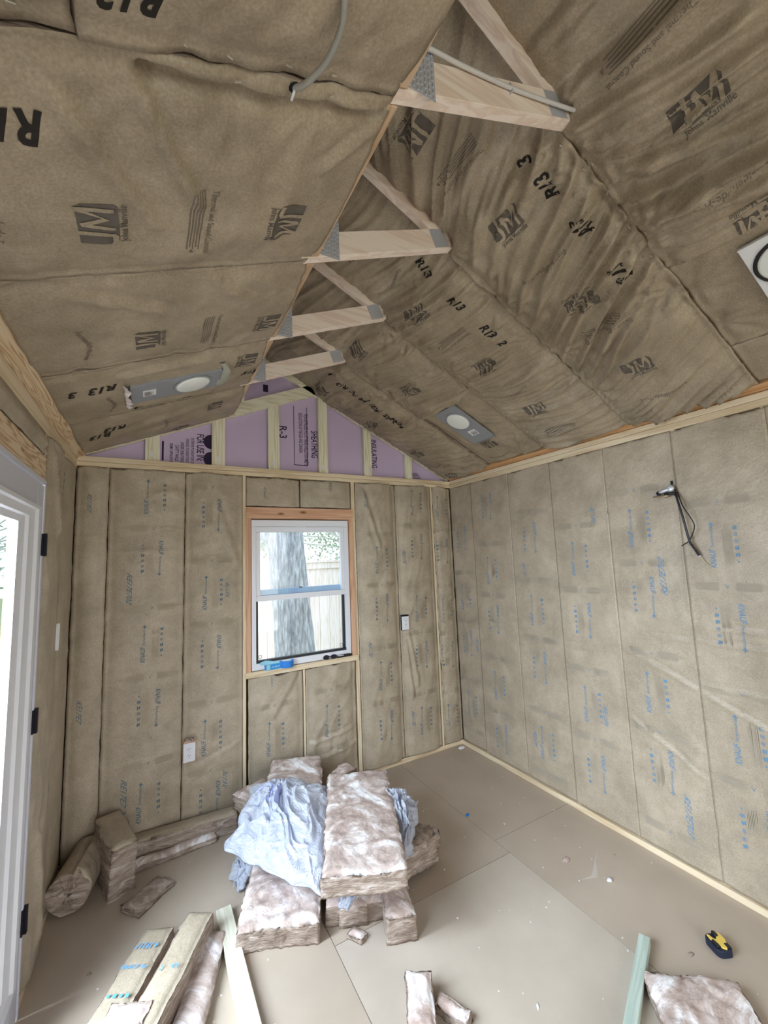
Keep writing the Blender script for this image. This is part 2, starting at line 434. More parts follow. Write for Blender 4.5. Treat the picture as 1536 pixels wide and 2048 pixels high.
SL = Surf((0, 0, 0), (0, 1, 0), (0, 0, 1))                                  # left wall: u = y, v = z
SCL = Surf((0, 0, H), (math.cos(TL), 0, math.sin(TL)), (0, -1, 0))          # left slope: u up the slope, v = -y
SCR = Surf((W, 0, H), (-math.cos(TR), 0, math.sin(TR)), (0, 1, 0))          # right slope: u up the slope, v = +y

# prints: list of (shape, (u, v), direction (du, dv), material, lift)
def pr(shape, u, v, d, mat, lift=0.0012): return (shape, u, v, d, mat, lift)

def jm(u, v, d, ink=INK, paper=KRAFT, k=1.0):
    """square dark logo with J and M struck out of it, company name in small letters under it"""
    c = 0.006
    w_, h_ = 0.130*k, 0.088*k
    sq = poly_shape([[(-w_/2+.012*k, 0), (w_/2-.006*k, 0), (w_/2, .008*k), (w_/2, h_-.012*k), (w_/2-.01*k, h_), (-w_/2, h_), (-w_/2-.004*k, .012*k)]], c)
    J = [[(-.031, .0885), (-.018, .0885), (-.021, .030), (-.0335, .026)], [(-.0335, .026), (-.021, .030), (-.026, .012), (-.038, .003), (-.036, .018)], [(-.036, .018), (-.038, .003), (-.058, .004), (-.056, .017)], [(-.058, .004), (-.070, .010), (-.066, .022), (-.056, .017)]]
    Mz = [[(-.012, .010), (-.003, .010), (.006, .070), (-.004, .080)], [(-.004, .080), (.008, .084), (.024, .036), (.020, .020)],
          [(.020, .020), (.024, .036), (.044, .088), (.048, .074)], [(.044, .088), (.058, .092), (.052, .010), (.042, .010)]]
    L = poly_shape([[(x*k, y*k) for x, y in p] for p in J+Mz], c)
    tx = text_shape('Johns Manville', 0.128*k, 0.0, 0.004, 1.25, 0.010)
    n = (-d[1], d[0])
    return [pr(sq, u-n[0]*.03*k, v-n[1]*.03*k, d, ink), pr(L, u-n[0]*.03*k, v-n[1]*.03*k, d, paper, 0.0030), pr(tx, u-n[0]*.056*k, v-n[1]*.056*k, d, ink)]
def ts(u, v, d, ink=INKD):
    n = (-d[1], d[0])
    o = [pr(text_shape('Thermal and Sound Control', 0.235, 0, 0.004, 1.2, 0.014), u-n[0]*0.01, v-n[1]*0.01, d, ink)]
    ln = poly_shape([rect(-.115, -.010-.008*i, .10-.01*(i % 2), -.0066-.008*i) for i in range(5)]+[[(.105, -.03), (.118, -.03), (.112, -.016)]], 0.014)
    o.append(pr(ln, u-n[0]*0.018, v-n[1]*0.018, d, ink)); return o
def ff(u, v, d, ink=INKD):
    s = text_shape('Formaldehyde-Free', 0.215, 0.1, 0.006, 1.15, 0.012)
    vs = [(x, y+0.012*math.cos(x/0.115*math.pi)) for x, y in s[0]]
    return [pr((vs, s[1]), u, v, d, ink)]
def spray(s, u, v, d, size=0.10, ink=BLACKINK): return [pr(text_shape(s, size, 0.35, 0.034, 1.2, 0.012), u, v, d, ink, 0.0018)]

def knauf(uc, b, lo, hi, ink, pale):
    """the repeating column of print on one batt: title, fine print, a row of little signs, shaded blocks and a fold mark"""
    o = []
    P_ = 0.955
    title = text_shape('KNAUF', 0.098, 0.25, 0.012, 1.35); t2 = text_shape('Performance', 0.108, 0.25, 0.0, 1.0)
    plus = poly_shape([rect(-.011, -.003, .011, .003), rect(-.003, .003, .003, .011), rect(-.003, -.011, .003, -.003)])
    icons = []
    for i in range(6):
        x = -.088+i*.034
        if i in (3, 4): icons += ring_polys(x, 0, .0085, .003)+[ngon(x, 0, .003, 6)]
        elif i == 0: icons += [rect(x-.004, -.004, x+.004, .004)]
        else: icons += [rect(x-.0095, -.0085, x+.0095, -.001), rect(x-.0095, .001, x+.0065, .0085)]
    icons = poly_shape(icons)
    fine = poly_shape([rect(-.105+(i % 3)*.006, -.0012+.0062*i, .105-(i % 4)*.012, .0018+.0062*i) for i in range(7)])
    blk = poly_shape([rect(-.022, -.05+.0042*i, .022-(i % 3)*.003, -.0472+.0042*i) for i in range(24)])
    blk2 = poly_shape([rect(-.004, -.05+.011*i, .004, -.043+.011*i) for i in range(9)])
    caret = poly_shape([[(-.010, .008), (-.006, .008), (.010, 0), (.010, -.003)], [(-.010, -.008), (.010, -.003), (.010, 0), (-.006, -.008)]])
    b0 = b-4*P_
    for k in range(9):
        bb = b0+k*P_
        for up, z in ((1, bb+.1175), (0, bb-.2875)):
            if z-.118 < lo or z+.118 > hi: continue
            s = 1 if up else -1
            d = (0, s)
            uu = uc-.032*s
            o.append(pr(title, uu, z-s*.066, d, ink)); o.append(pr(t2, uu-.002*s, z+s*.045, d, ink)); o.append(pr(plus, uu-.006*s, z+s*.108, d, ink))
            o.append(pr(icons, uc+.060*s, z+s*.004, d, ink)); o.append(pr(fine, uc+.043*s, z, d, pale))
        for z in (bb-.09, bb-.61):
            if z-.05 < lo or z+.05 > hi: continue
            o.append(pr(caret, uc, z, (0, -1), ink))
            for s in (-1, 1):
                o.append(pr(blk, uc+s*.085, z, (0, 1), pale)); 
                o.append(pr(blk, uc+s*.085, z+.0005, (1, 0), pale, .0008)) if False else None
                o.append(pr(blk2, uc+s*.125, z, (0, 1), pale))
    return [x for x in o if x]

# ------------------------------------------------------------------ faced insulation batts
STAPLE = solid('steel_staple', srgb(214, 210, 200), 0.35, 0.5)
def batt(name, label, S, u0, u1, v0, v1, mat, cell=0.02, pillow=0.012, wr=0.004, wdir=(1, 0), wfreq=7.0, wstr=0.25,
         base=0.0, depth=0.085, dip=.004, prints=(), jag=(0.003, 0.003, 0.003, 0.003), flange='u', staples=(), fans=0.0, sags=None,
         group='kraft-faced insulation batts in the walls', cat='insulation', side=None, seed=0, creases=(), clip=None, name_parent=None):
    nu = max(3, int(round((u1-u0)/cell))+1); nv = max(3, int(round((v1-v0)/cell))+1)
    a = np.linspace(0, 1, nu)[:, None]+np.zeros((1, nv)); b = np.zeros((nu, 1))+np.linspace(0, 1, nv)[None, :]
    U = u0+(u1-u0)*a; V = v0+(v1-v0)*b
    # ragged edges
    jl, jr, jb, jt = jag
    so = seed*7.3
    def jn(c, amp, k): return amp*(noise2(c*9+so+k, c*0+k*3.1)+0.6*noise2(c*31+so, c*0+k*5.7))
    U = U+jn(V, jl, 1)*(1-a)**3+jn(V, jr, 2)*a**3
    V = V+jn(U, jb, 3)*(1-b)**3+jn(U, jt, 4)*b**3
    if clip is not None: U, V = clip(U, V, a, b)
    du = np.minimum(U-u0, u1-U); dv = np.minimum(V-v0, v1-V)
    e = du if flange == 'u' else dv
    half = ((u1-u0) if flange == 'u' else (v1-v0))/2
    fl = 0.024
    pil = np.clip((e-fl)/(half-fl), 0, 1)
    hgt = pillow*(1-(1-pil)**3)-dip*np.exp(-((e-fl)/0.008)**2)
    c_, s_ = wdir; L = math.hypot(c_, s_); c_, s_ = c_/L, s_/L
    al = U*c_+V*s_; ac = -U*s_+V*c_
    wx = 0.25*noise2(U*2.1+so, V*2.1); 
    env = 0.35+0.65*np.clip(e/0.06, 0, 1)
    rg = ridge(ac*wfreq+wx*3+so, al*wfreq*wstr+so*1.7)
    rg2 = ridge(ac*wfreq*2.3+wx*5+so+31, al*wfreq*wstr*2+so)
    mod = 0.35+0.65*sstep(-0.4, 0.5, noise2(U*2.3+so+9, V*2.3+4))
    hgt = hgt+wr*env*mod*(rg+0.45*rg2-0.5)+min(wr*.35, .0022)*noise2(U*14+so, V*14)*env+min(wr*.12, .0012)*noise2(U*40, V*40+so)
    pts = []
    if fans:
        rs = np.random.RandomState(seed+3)
        n = 0
        for (su, sv) in staples:
            r = np.hypot(U-su, V-sv); th = np.arctan2(V-sv, U-su)
            ph = rs.uniform(0, 6)
            f = .55*fans*np.exp(-r/0.20)*sstep(0.0, 0.07, r)*(np.abs(np.cos(th*4.5+ph+1.2*np.sin(th*2+ph)))**1.5-0.5)
            hgt = hgt+f-0.010*np.exp(-(r/0.03)**2)
    for (p, q, amp, wd) in creases:
        p = np.array(p); q = np.array(q); dd = q-p; Lq = np.hypot(*dd); dd = dd/Lq
        t = ((U-p[0])*dd[0]+(V-p[1])*dd[1]); wob = 0.006*noise2(t*6+so, t*0)
        dist = -(U-p[0])*dd[1]+(V-p[1])*dd[0]+wob
        m_ = sstep(-0.02, 0.03, t)*(1-sstep(Lq-0.03, Lq+0.02, t))
        hgt = hgt+amp*m_*(np.exp(-(dist/wd)**2)-0.6*np.exp(-((dist-wd*1.8)/wd)**2))
    if sags is not None: hgt = hgt+sags(U, V)
    if S is SCR and u1 > 2.0: hgt = hgt*(1-.35*sstep(UXR, UXR+.1, U))-.040*sstep(UXR-.03, UXR+.05, U)
    hgt = hgt+base
    T = S.pts(U, V, hgt).reshape(-1, 3)
    Ub, Vb = (np.clip(U, u0+.024, u1-.024), V) if flange == 'u' else (U, np.clip(V, v0+.024, v1-.024))
    Bk = S.pts(Ub, Vb, np.full_like(U, base-depth)).reshape(-1, 3)
    idx = np.arange(nu*nv).reshape(nu, nv)
    F = np.stack([idx[:-1, :-1], idx[1:, :-1], idx[1:, 1:], idx[:-1, 1:]], -1).reshape(-1, 4)
    faces = F.tolist(); fmi = [0]*len(faces)
    ring = list(idx[:, 0])+list(idx[-1, 1:])+list(idx[-2::-1, -1])+list(idx[0, -2:0:-1])
    ring = [int(i) for i in ring]
    nb = len(T); bi = {r: nb+k for k, r in enumerate(ring)}
    V_all = list(map(tuple, T))+[tuple(Bk[r]) for r in ring]
    for k in range(len(ring)):
        r0, r1 = ring[k], ring[(k+1) % len(ring)]
        faces.append([r0, bi[r0], bi[r1], r1]); fmi.append(1)
    faces.append([bi[r] for r in ring][::-1]); fmi.append(1)
    mats = [mat, side or FIBERD]; sm = len(faces)
    # printing laid on the facing
    gu = (u1-u0); gv = (v1-v0)
    for (shape, pu, pv, d, pm, lift) in prints:
        vs, fs = shape
        X = np.array(vs); uu = pu+X[:, 0]*d[0]-X[:, 1]*d[1]; vv = pv+X[:, 0]*d[1]+X[:, 1]*d[0]
        if uu.min() < u0-0.03 or uu.max() > u1+0.03 or vv.min() < v0-.03 or vv.max() > v1+.03: 
            keep = (uu > u0+.004) & (uu < u1-.004) & (vv > v0+.004) & (vv < v1-.004)
        else:
            keep = (uu > u0) & (uu < u1) & (vv > v0) & (vv < v1)
        fu = np.clip((uu-u0)/gu*(nu-1), 0, nu-1.001); fv = np.clip((vv-v0)/gv*(nv-1), 0, nv-1.001)
        iu = fu.astype(int); iv = fv.astype(int); tu = fu-iu; tv = fv-iv
        hh = hgt[iu, iv]*(1-tu)*(1-tv)+hgt[iu+1, iv]*tu*(1-tv)+hgt[iu, iv+1]*(1-tu)*tv+hgt[iu+1, iv+1]*tu*tv
        Pp = S.pts(uu, vv, hh+lift)
        if pm not in mats: mats.append(pm)
        mi = mats.index(pm); off = len(V_all)
        V_all += list(map(tuple, Pp))
        for f in fs:
            if all(keep[i] for i in f): faces.append([i+off for i in f]); fmi.append(mi)
    o = mobj(name, V_all, faces, mats, name_parent, fmi, smooth=False)
    sm_arr = [(m == 0) for m in fmi]
    if len(o.data.polygons) == len(sm_arr): o.data.polygons.foreach_set('use_smooth', sm_arr)
    if label: tag(o, label, cat, group)
    for (su, sv) in staples:
        bm = bmesh.new()
        fu = min(max(int((su-u0)/gu*(nu-1)), 0), nu-1); fv = min(max(int((sv-v0)/gv*(nv-1)), 0), nv-1)
        hh = float(hgt[fu, fv])
        M = S.M(su, sv, hh+.001) @ Matrix.Rotation(random.uniform(-.5, .5), 4, 'Z')
        if flange == 'v': M = M @ Matrix.Rotation(math.pi/2, 4, 'Z')
        add_box(bm, (-.0010, -.006, -.002), (.0010, .006, .0014), 0, M)
        bobj('staple', bm, STAPLE, o)
    return o

# ------------------------------------------------------------------ floor
fl = bmesh.new()
def slab(x0, y0, x1, y1, mi, z=0.0): add_box(fl, (x0+.0015, y0+.0015, -.03), (x1-.0015, y1-.0015, z), mi)
slab(-.1, -2.42, 1.18, .1, 0); slab(1.18, -1.22, 2.27, .1, 0); slab(1.18, -2.42, 2.27, -1.22, 1); slab(2.27, -1.10, W+.1, .1, 0); slab(2.27, -3.5, W+.1, -1.10, 0)
slab(-.1, -5.1, 1.18, -2.42, 0); slab(1.18, -5.1, 2.27, -2.42, 0); slab(2.27, -5.1, W+.1, -3.5, 0)
add_box(fl, (-.1, -5.1, -.05), (W+.1, .1, -.031), 2)
tag(bobj('floor', fl, [FLOORM, FLOORM2, DARK]), kind='structure')

# ------------------------------------------------------------------ back wall framing and sheathing
wb = empty('wall_back', (0, 0, 0), kind='structure')
bm = bmesh.new()
OX0, OX1, OZ0, OZ1 = 1.062, 1.862, 0.945, 2.055       # clear opening of the window
for lo, hi in (((-.15, .10, 0), (OX0, .115, H)), ((OX1, .10, 0), (W+.15, .115, H)), ((OX0, .10, 0), (OX1, .115, OZ0)), ((OX0, .10, OZ1), (OX1, .115, H))):
    add_box(bm, lo, hi)
bobj('sheathing', bm, SHEATH, wb)
box('top_plate', (-.12, -.012, 2.408), (W+.1, .09, 2.442), PINE[0], wb, .002)
box('lower_top_plate', (-.12, -.008, 2.378), (W+.1, .09, 2.4065), PINE[0], wb, .002)
box('bottom_plate', (0, -.004, 0), (W, .09, .036), PINE[0], wb, .002)
# visible stud edges
for x0, x1, z0, z1 in ((1.007, 1.0275, .036, 2.378), (1.448, 1.462, .036, .90), (1.893, 1.925, .036, 2.378), (2.722, 2.742, .036, 2.378)):
    box('stud', (x0, -.001, z0), (x1, .088, z1), PINE[2], wb)
# rough opening lumber round the window
box('header', (1.028, -.012, 2.055), (1.900, .10, 2.142), FIRX, wb, .002)
box('trimmer', (1.028, -.010, .92), (OX0, .10, 2.055), FIRZ, wb, .002)
box('trimmer', (OX1, -.010, .92), (1.900, .10, 2.055), FIRZ, wb, .002)
box('sill_plate', (1.020, -.016, .905), (1.912, .10, .945), PINE[0], wb, .002)

# ------------------------------------------------------------------ right wall
wr_ = empty('wall_right', (W, 0, 0), kind='structure')
def boxp(name, lo, hi, mat, parent, bevel=0):      # world coordinates under a moved parent
    o = box(name, lo, hi, mat, parent, bevel); o.matrix_parent_inverse = Matrix.Translation(-Vector(parent.location)); return o
boxp('sheathing', (W+.10, YF-.1, 0), (W+.115, .1, H), SHEATH, wr_)
boxp('top_plate', (W-.012, YF, 2.410), (W+.09, -.012, 2.442), PINE[1], wr_, .002)
boxp('lower_top_plate', (W-.007, YF, 2.374), (W+.09, -.012, 2.4085), PINE[1], wr_, .002)
boxp('bottom_plate', (W-.016, YF, 0), (W+.09, -.004, .034), PINE[1], wr_, .002)
for y in (-.315, -.765, -1.175, -1.585, -1.99, -2.40, -2.81, -3.2, -3.6, -4.0, -4.4, -4.8):
    boxp('stud', (W+.006, y-.019, .034), (W+.088, y+.019, 2.374), PINE[2], wr_)

# ------------------------------------------------------------------ left wall
wl = empty('wall_left', (0, 0, 0), kind='structure')
DY0, DY1, DZ = -.830, -2.72, 2.125
bm = bmesh.new()
add_box(bm, (-.115, DY0, 0), (-.10, .1, H)); add_box(bm, (-.115, DY1, DZ), (-.10, DY0, H)); add_box(bm, (-.115, YF, 0), (-.10, DY1, H))
bobj('sheathing', bm, SHEATH, wl)
box('top_plate', (-.09, YF, 2.415), (.006, -.012, 2.47), KNOT, wl, .003)
box('lower_top_plate', (-.09, YF, 2.345), (.002, -.012, 2.413), PINE[1], wl, .002)
box('bottom_plate', (-.09, DY0, 0), (.004, -.004, .036), PINE[1], wl, .002)
box('header', (-.09, DY1-.1, DZ+.004), (.004, DY0+.004, 2.235), KNOT, wl, .002)
box('stud', (-.09, -.832, .036), (-.004, -.80, 2.345), PINE[2], wl)
box('stud', (-.09, -.42, .036), (-.006, -.38, 2.345), PINE[2], wl)
box('stud', (-.09, -.03, .036), (-.004, -.002, 2.345), PINE[2], wl)
# front wall with a wide opening behind the camera
wf = empty('wall_front', (0, 0, 0), kind='structure')
bm = bmesh.new()
add_box(bm, (-.1, YF-.1, 0), (.15, YF, H)); add_box(bm, (2.80, YF-.1, 0), (W+.1, YF, H)); add_box(bm, (.15, YF-.1, 2.38), (2.80, YF, H))
vs = [bm.verts.new(p) for p in ((-.1, YF-.05, H), (W+.1, YF-.05, H), (W+.1, YF-.05, 3.6), (-.1, YF-.05, 3.6))]; bm.faces.new(vs)
bobj('sheathing', bm, KRAFT2, wf)

# ------------------------------------------------------------------ roof
ceil = empty('ceiling', (0, 0, 0), kind='structure')
def sbox(name, S, u0, u1, v0, v1, h0, h1, mat, parent, bevel=0):
    bm = bmesh.new(); add_box(bm, (u0, v0, h0), (u1, v1, h1), 0, S.M()); return bobj(name, bm, mat, parent, bevel=bevel)
UXR = (W-XR)/math.cos(TR); ULF = XLF/math.cos(TL); ULR = XR/math.cos(TL)
sbox('roof_deck', SCL, -.3, 1.05, -.15, 5.1, -.135, -.12, SHEATH, ceil)
sbox('roof_deck', SCR, -.3, 2.12, -5.1, .15, -.135, -.12, SHEATH, ceil)
bm = bmesh.new(); add_box(bm, (.80, YF-.1, 2.9), (.83, .12, 3.62)); add_box(bm, (.8, YF-.1, 3.6), (1.3, .12, 3.63)); bobj('attic_partition', bm, SHEATH, ceil)
# knotty ledger and blocking along the foot of each slope
sbox('ledger', SCL, -.03, .050, .012, 4.9, -.030, .014, KNOT, ceil, .010)
sbox('eave_blocking', SCR, -.03, .055, -4.9, -.02, -.05, -.006, BLOCK, ceil, .002)

def tooth_plate(name, S_M, w_, h_, parent, ncol, nrow):
    bm = bmesh.new(); add_box(bm, (-w_/2, -h_/2, 0), (w_/2, h_/2, .0014), 0, S_M)
    for i in range(ncol):
        for j in range(nrow):
            x = -w_/2+(i+.5)*w_/ncol; y = -h_/2+(j+.5+.25*(i % 2))*h_/(nrow+.4)
            add_box(bm, (x-.0022, y-.0042, .0012), (x+.0022, y+.0042, .0032), 1, S_M)
            add_box(bm, (x-.0022, y+.0042, .0012), (x+.0022, y+.0062, .0018), 2, S_M)
    return bobj(name, bm, [STEEL, STEEL, BLACKM], parent)

names = ['just before the lilac gable', 'second from the lilac gable', 'third from the lilac gable', 'nearest to the camera, carrying a white cable']
for i, y in enumerate(TRUSS):
    lab = 'pine roof truss tie with punched plates, ' + names[i]
    t = empty('roof_truss', (XR, y, H+XR*math.tan(TL)), 0, lab, 'roof truss', 'roof trusses along the ridge gap')
    TI = Matrix.Translation(-Vector(t.location))
    parts = [sbox('collar_tie', SCL, ULF-.04, ULR+.005, -y-.0, -y+.038, -.089, .0, TRW, t, .0015)]
    parts.append(sbox('rafter', SCL, -.05, ULF-.045, -y+.0, -y+.038, -.118, -.090, TRW, t))
    parts.append(sbox('rafter', SCR, .02, UXR-.01, y-.038, y, -.118, -.090, TRW, t))
    parts.append(sbox('upper_chord', SCR, UXR+.004, 2.12, y-.037, y-.001, -.089, .004, TRW, t, .0015))
    # vertical web above the left end of the tie
    bm = bmesh.new(); add_box(bm, (XLF-.055, y-.036, 2.93), (XLF+.035, y-.002, 3.60)); parts.append(bobj('web', bm, TRW, t))
    parts.append(tooth_plate('nail_plate', SCL.M(ULR-.058, -y+.0385, -.046) @ Matrix.Rotation(math.pi/2, 4, 'X'), .085, .082, t, 8, 5))
    M = Matrix.Translation((XLF+.045, y-.0395, 2.955)) @ Matrix.Rotation(math.pi/2, 4, 'X')
    parts.append(tooth_plate('nail_plate', M, .13, .22, t, 11, 12))
    for p in parts: p.matrix_parent_inverse = TI
# short nailers between the trusses along the edge of the left slope
Y = [-.04]+[y-.0 for y in TRUSS]+[-3.01]
for i in range(len(TRUSS)+1):
    ya = Y[i]-.04 if i else -.05; yb = Y[i+1]+.0
    if i == 0: ya = -.03
    o = sbox('ridge_nailer', SCL, ULF-.004, ULF+.026, -ya+.002, -yb-.002, -.05, .003, TRY, None, .002)
    where = ['beside the lilac gable', 'between the two far trusses', 'between the second and third trusses', 'between the third truss and the nearest truss', 'nearest the top of the picture'][i]
    tag(o, 'narrow pine nailer edging the left ceiling slope '+where, 'wood strip', 'ridge nailers along the left slope edge')

# ------------------------------------------------------------------ gable: framing, foam, writing
gt = empty('gable_truss', (0, 0, H), 0, 'pale pine gable framing of flat studs in front of lilac foam', 'gable framing')
GI = Matrix.Translation((0, 0, -H))
def gbox(name, lo, hi, mat): 
    o = box(name, lo, hi, mat, gt, .0015); o.matrix_parent_inverse = GI; return o
zl = lambda x: H+x*math.tan(TL); zr = lambda x: H+(W-x)*math.tan(TR)
for xc, hw in ((.414, .044), (.836, .045), (1.243, .044), (1.655, .040), (2.071, .038), (2.497, .036)):
    top = min(zl(xc), zr(xc)) - (.0 if xc < 1.6 else -.06)
    g = gbox('gable_stud', (xc-hw, .002, 2.443), (xc+hw, .038, top+.02), GABZ)
    s = box('grade_stamp', (xc-.012, .0012, 2.47), (xc+.008, .002, 2.51), LABELW, g); 
    bm = bmesh.new()
    for k in range(3): add_box(bm, (xc-.009, .0004, 2.476+k*.011), (xc+.005-.004*(k % 2), .0012, 2.480+k*.011))
    bobj('stamp_text', bm, INK, g) if False else bm.free()
sb = sbox('bottom_chord', SCL, .05, ULR+.02, -.040, -.0005, -.089, .004, GABX, gt, .0015); sb.matrix_parent_inverse = GI
sb = sbox('top_chord', SCR, .02, 2.05, .0005, .036, -.089, -.002, GABX, gt, .0015); sb.matrix_parent_inverse = GI
o = gbox('web', (.955, .001, 2.85), (1.02, .036, 3.5), GABZ)
bm = bmesh.new()
vs = [(-.1, 2.40), (W+.1, 2.40), (W+.1, 2.47), (1.06, 3.50), (.8, 3.6), (.78, 3.0), (-.1, 2.52)]
A = [bm.verts.new((x, .042, z)) for x, z in vs]; B = [bm.verts.new((x, .068, z)) for x, z in vs]
bm.faces.new(A); bm.faces.new(B[::-1])
for k in range(len(vs)): bm.faces.new((A[k], B[k], B[(k+1) % len(vs)], A[(k+1) % len(vs)]))
foam = tag(bobj('foam_sheathing', bm, FOAM), 'lilac rigid foam sheathing sheet printed in dark ink, filling the gable above the back wall', 'foam board')
def foam_text(s, x, z, d, L, off=0.0, xs=1.0, nm='printed_text'):
    vs, fs = text_shape(s, L, 0, off, xs)
    return mobj(nm, [(x+a*d[0]-b*d[1], .0412, z+a*d[1]+b*d[0]) for a, b in vs], fs, FOAMINK, foam)
def foam_poly(polys, x, z, nm='printed_mark'):
    vs, fs = poly_shape(polys); return mobj(nm, [(x+a, .0412, z+b) for a, b in vs], fs, FOAMINK, foam)
DN = (0, -1)
foam_text('R-3', 1.297, 2.765, DN, .10, .012, 1.1)
foam_text('SHEATHING', 1.562, 2.69, DN, .23, .014, 1.9)
foam_text('TION EXTRUDED POLYSTYRENE) INSULATION MEETS', 1.492, 2.725, DN, .44, .016, 2.5)
foam_text('REGULATIONS IN THE USA AND CANADA.', 1.458, 2.775, DN, .34, .016, 2.5)
foam_poly([rect(0, 0, .115, .006), rect(0, 0, .005, .50), rect(.11, 0, .115, .50)], 1.415, 2.500, 'printed_border')
foam_text('INSULATING', 2.128, 2.66, DN, .26, .012, 1.6)
foam_text('815/11021', 1.17, 2.955, (1, 0.12), .13, .004)
foam_poly([rect(-.02, 0, .02, .06)], 1.19, 3.08)
foam_text('FOR USE IN:', .692, 2.575, DN, .20, .016, 1.8)
for k, s in enumerate(('EXTERIOR FOUNDATION OF', 'FINISHED FOUNDATION OF', 'UNDER SHEATHING', 'CAVITY WALLS', 'SEISMIC APPLICATIONS')):
    foam_text(s, .655-.034*k, 2.545-.008*k, DN, [.19, .19, .15, .12, .15][k], .016, 1.9)
foam_poly(ngon(.772, 2.60, .048, 24), 0, 0) if False else None
vs, fs = poly_shape([ngon(.792, 2.625, .055, 24), ngon(.792, 2.495, .055, 24)]); mobj('printed_mark', [(a, .0411, b) for a, b in vs], fs, FOAMINK, foam)
foam_poly([rect(.470, 2.46, .482, 2.60)], 0, 0)
foam_poly([rect(2.56, 2.462+.012*k, 2.66-.01*k, 2.467+.012*k) for k in range(5)], 0, 0)

# ------------------------------------------------------------------ ceiling batts, left slope
GL = 'brown paper-faced batts on the left ceiling slope'; GR = 'brown paper-faced batts on the right ceiling slope'
UP, DNV = (0, 1), (0, -1)
def rowL(yc, ofs, hi=1.0, k=1.0):
    """logo, notice, logo, notice repeating up the slope; directions alternate"""
    o = []; v = -yc
    for n in range(-1, 5):
        u = ofs+n*.235
        kind = n % 4
        if kind == 0: o += jm(u, v, UP, k=k)
        elif kind == 1: o += ts(u+.02, v, DNV)
        elif kind == 2: o += jm(u, v, DNV, k=k)
        else: o += ff(u, v+.02, DNV)
    return o
def stl(u0, u1, n, v): return [(u0+(u1-u0)*(i+.5+random.uniform(-.3, .3))/n, v) for i in range(n)]
batt('insulation_batt', 'brown paper-faced batt on the left slope beside the gable, its lower corner sagging', SCL, .045, ULF-.004, .005, .606, KRAFT, .013, .022, .008, (1, .4), 5, .3,
     prints=jm(.80, .42, DNV)[:2]+spray('R13', .24, .47, (-1, 0), .12)+spray('R13', .16, .40, (-1, 0), .12)+jm(.62, .08, DNV)+ff(.50, .30, DNV),
     jag=(.006, .010, .010, .003), flange='v', group=GL, staples=stl(.1, .9, 3, .578), seed=1, fans=.006, creases=(((.15, .30), (.80, .50), .008, .03), ((.3, .18), (.7, .30), .006, .02)))
LBp = spray('R13', .325, 1.06, (-1, 0), .13)+spray('3', .115, 1.07, (-1, 0), .04)+ff(.25, .80, DNV)+jm(.93, .89, DNV)
batt('insulation_batt', 'brown paper-faced batt on the left slope cut open round the recessed light', SCL, .045, ULF+.0, .609, 1.206, KRAFT, .012, .014, .006, (.6, 1), 5, .3,
     prints=spray('R13', .235, 1.05, (-1, 0), .12)+spray('3', .12, 1.05, (-1, 0), .04)+spray('R13', .40, .70, (-1, 0), .10)+spray('R13', .62, .69, (-1, 0), .09)+ff(.24, .80, DNV)+jm(.90, 1.03, DNV)+spray('R13', .95, .84, (1, 0), .09),
     jag=(.004, .010, .003, .003), flange='v', group=GL, staples=stl(.1, .9, 5, 1.192), seed=2, fans=.006, creases=(((.30, 1.10), (.70, 1.12), .010, .02), ((.36, .72), (.80, .68), .008, .02), ((.34, .75), (.5, .70), .010, .015)))
batt('insulation_batt', "brown paper-faced batt on the left slope bordering the recessed light's batt on the viewer's side", SCL, .045, ULF, 1.209, 1.812, KRAFT, .012, .016, .006, (.5, 1), 5, .3,
     prints=rowL(-1.42, .44), jag=(.004, .006, .003, .003), flange='v', group=GL, staples=stl(.1, .9, 5, 1.80)+stl(.1, .9, 3, 1.23), seed=3, fans=.012, creases=(((.20, 1.75), (.50, 1.60), .012, .02), ((.62, 1.78), (.80, 1.62), .012, .018)))
batt('insulation_batt', 'wide brown batt on the left slope with two large logos and a notice between', SCL, .045, ULF, 1.815, 2.424, KRAFT, .012, .022, .010, (.35, 1), 4, .3,
     prints=rowL(-2.04, .335)+spray('R13', .205, 2.315, (-1, 0.08), .115), jag=(.004, .006, .004, .003), flange='v', group=GL, staples=stl(.1, .9, 4, 2.405), seed=4, fans=.016,
     creases=(((.40, 2.40), (.56, 2.10), .014, .015), ((.28, 2.34), (.46, 2.02), .012, .018), ((.42, 2.385), (.97, 2.372), -.034, .012), ((.75, 2.02), (.88, 1.86), .010, .02), ((.85, 2.22), (.98, 2.36), .014, .012)))
batt('insulation_batt', "brown batt on the left slope pierced by a pale cable at the picture's top", SCL, .34, ULF, 2.428, 3.03, KRAFT, .014, .02, .008, (.2, 1), 4, .3,
     prints=spray('R13', .415, 2.54, (-1, 0), .10), jag=(.004, .006, .003, .003), flange='v', group=GL, staples=stl(.42, .9, 4, 2.44), seed=5, fans=.012, base=.004)
batt('insulation_batt', 'short brown paper-faced batt low on the left slope with loose overlapping edges', SCL, .045, .335, 2.428, 3.03, KRAFT, .014, .012, .008, (1, .1), 5, .3,
     jag=(.004, .006, .006, .003), flange='v', group=GL, staples=stl(.1, .3, 2, 2.45), seed=6, fans=.01, base=-.004, creases=(((.04, 2.50), (.33, 2.49), .018, .012),))
for k, (va, vb) in enumerate(((3.04, 3.64), (3.66, 4.25), (4.27, 4.98))):
    batt('facing', None, SCL, .045, ULF, va, vb, KRAFT, .05, .02, .006, flange='v', seed=7+k, name_parent=ceil)

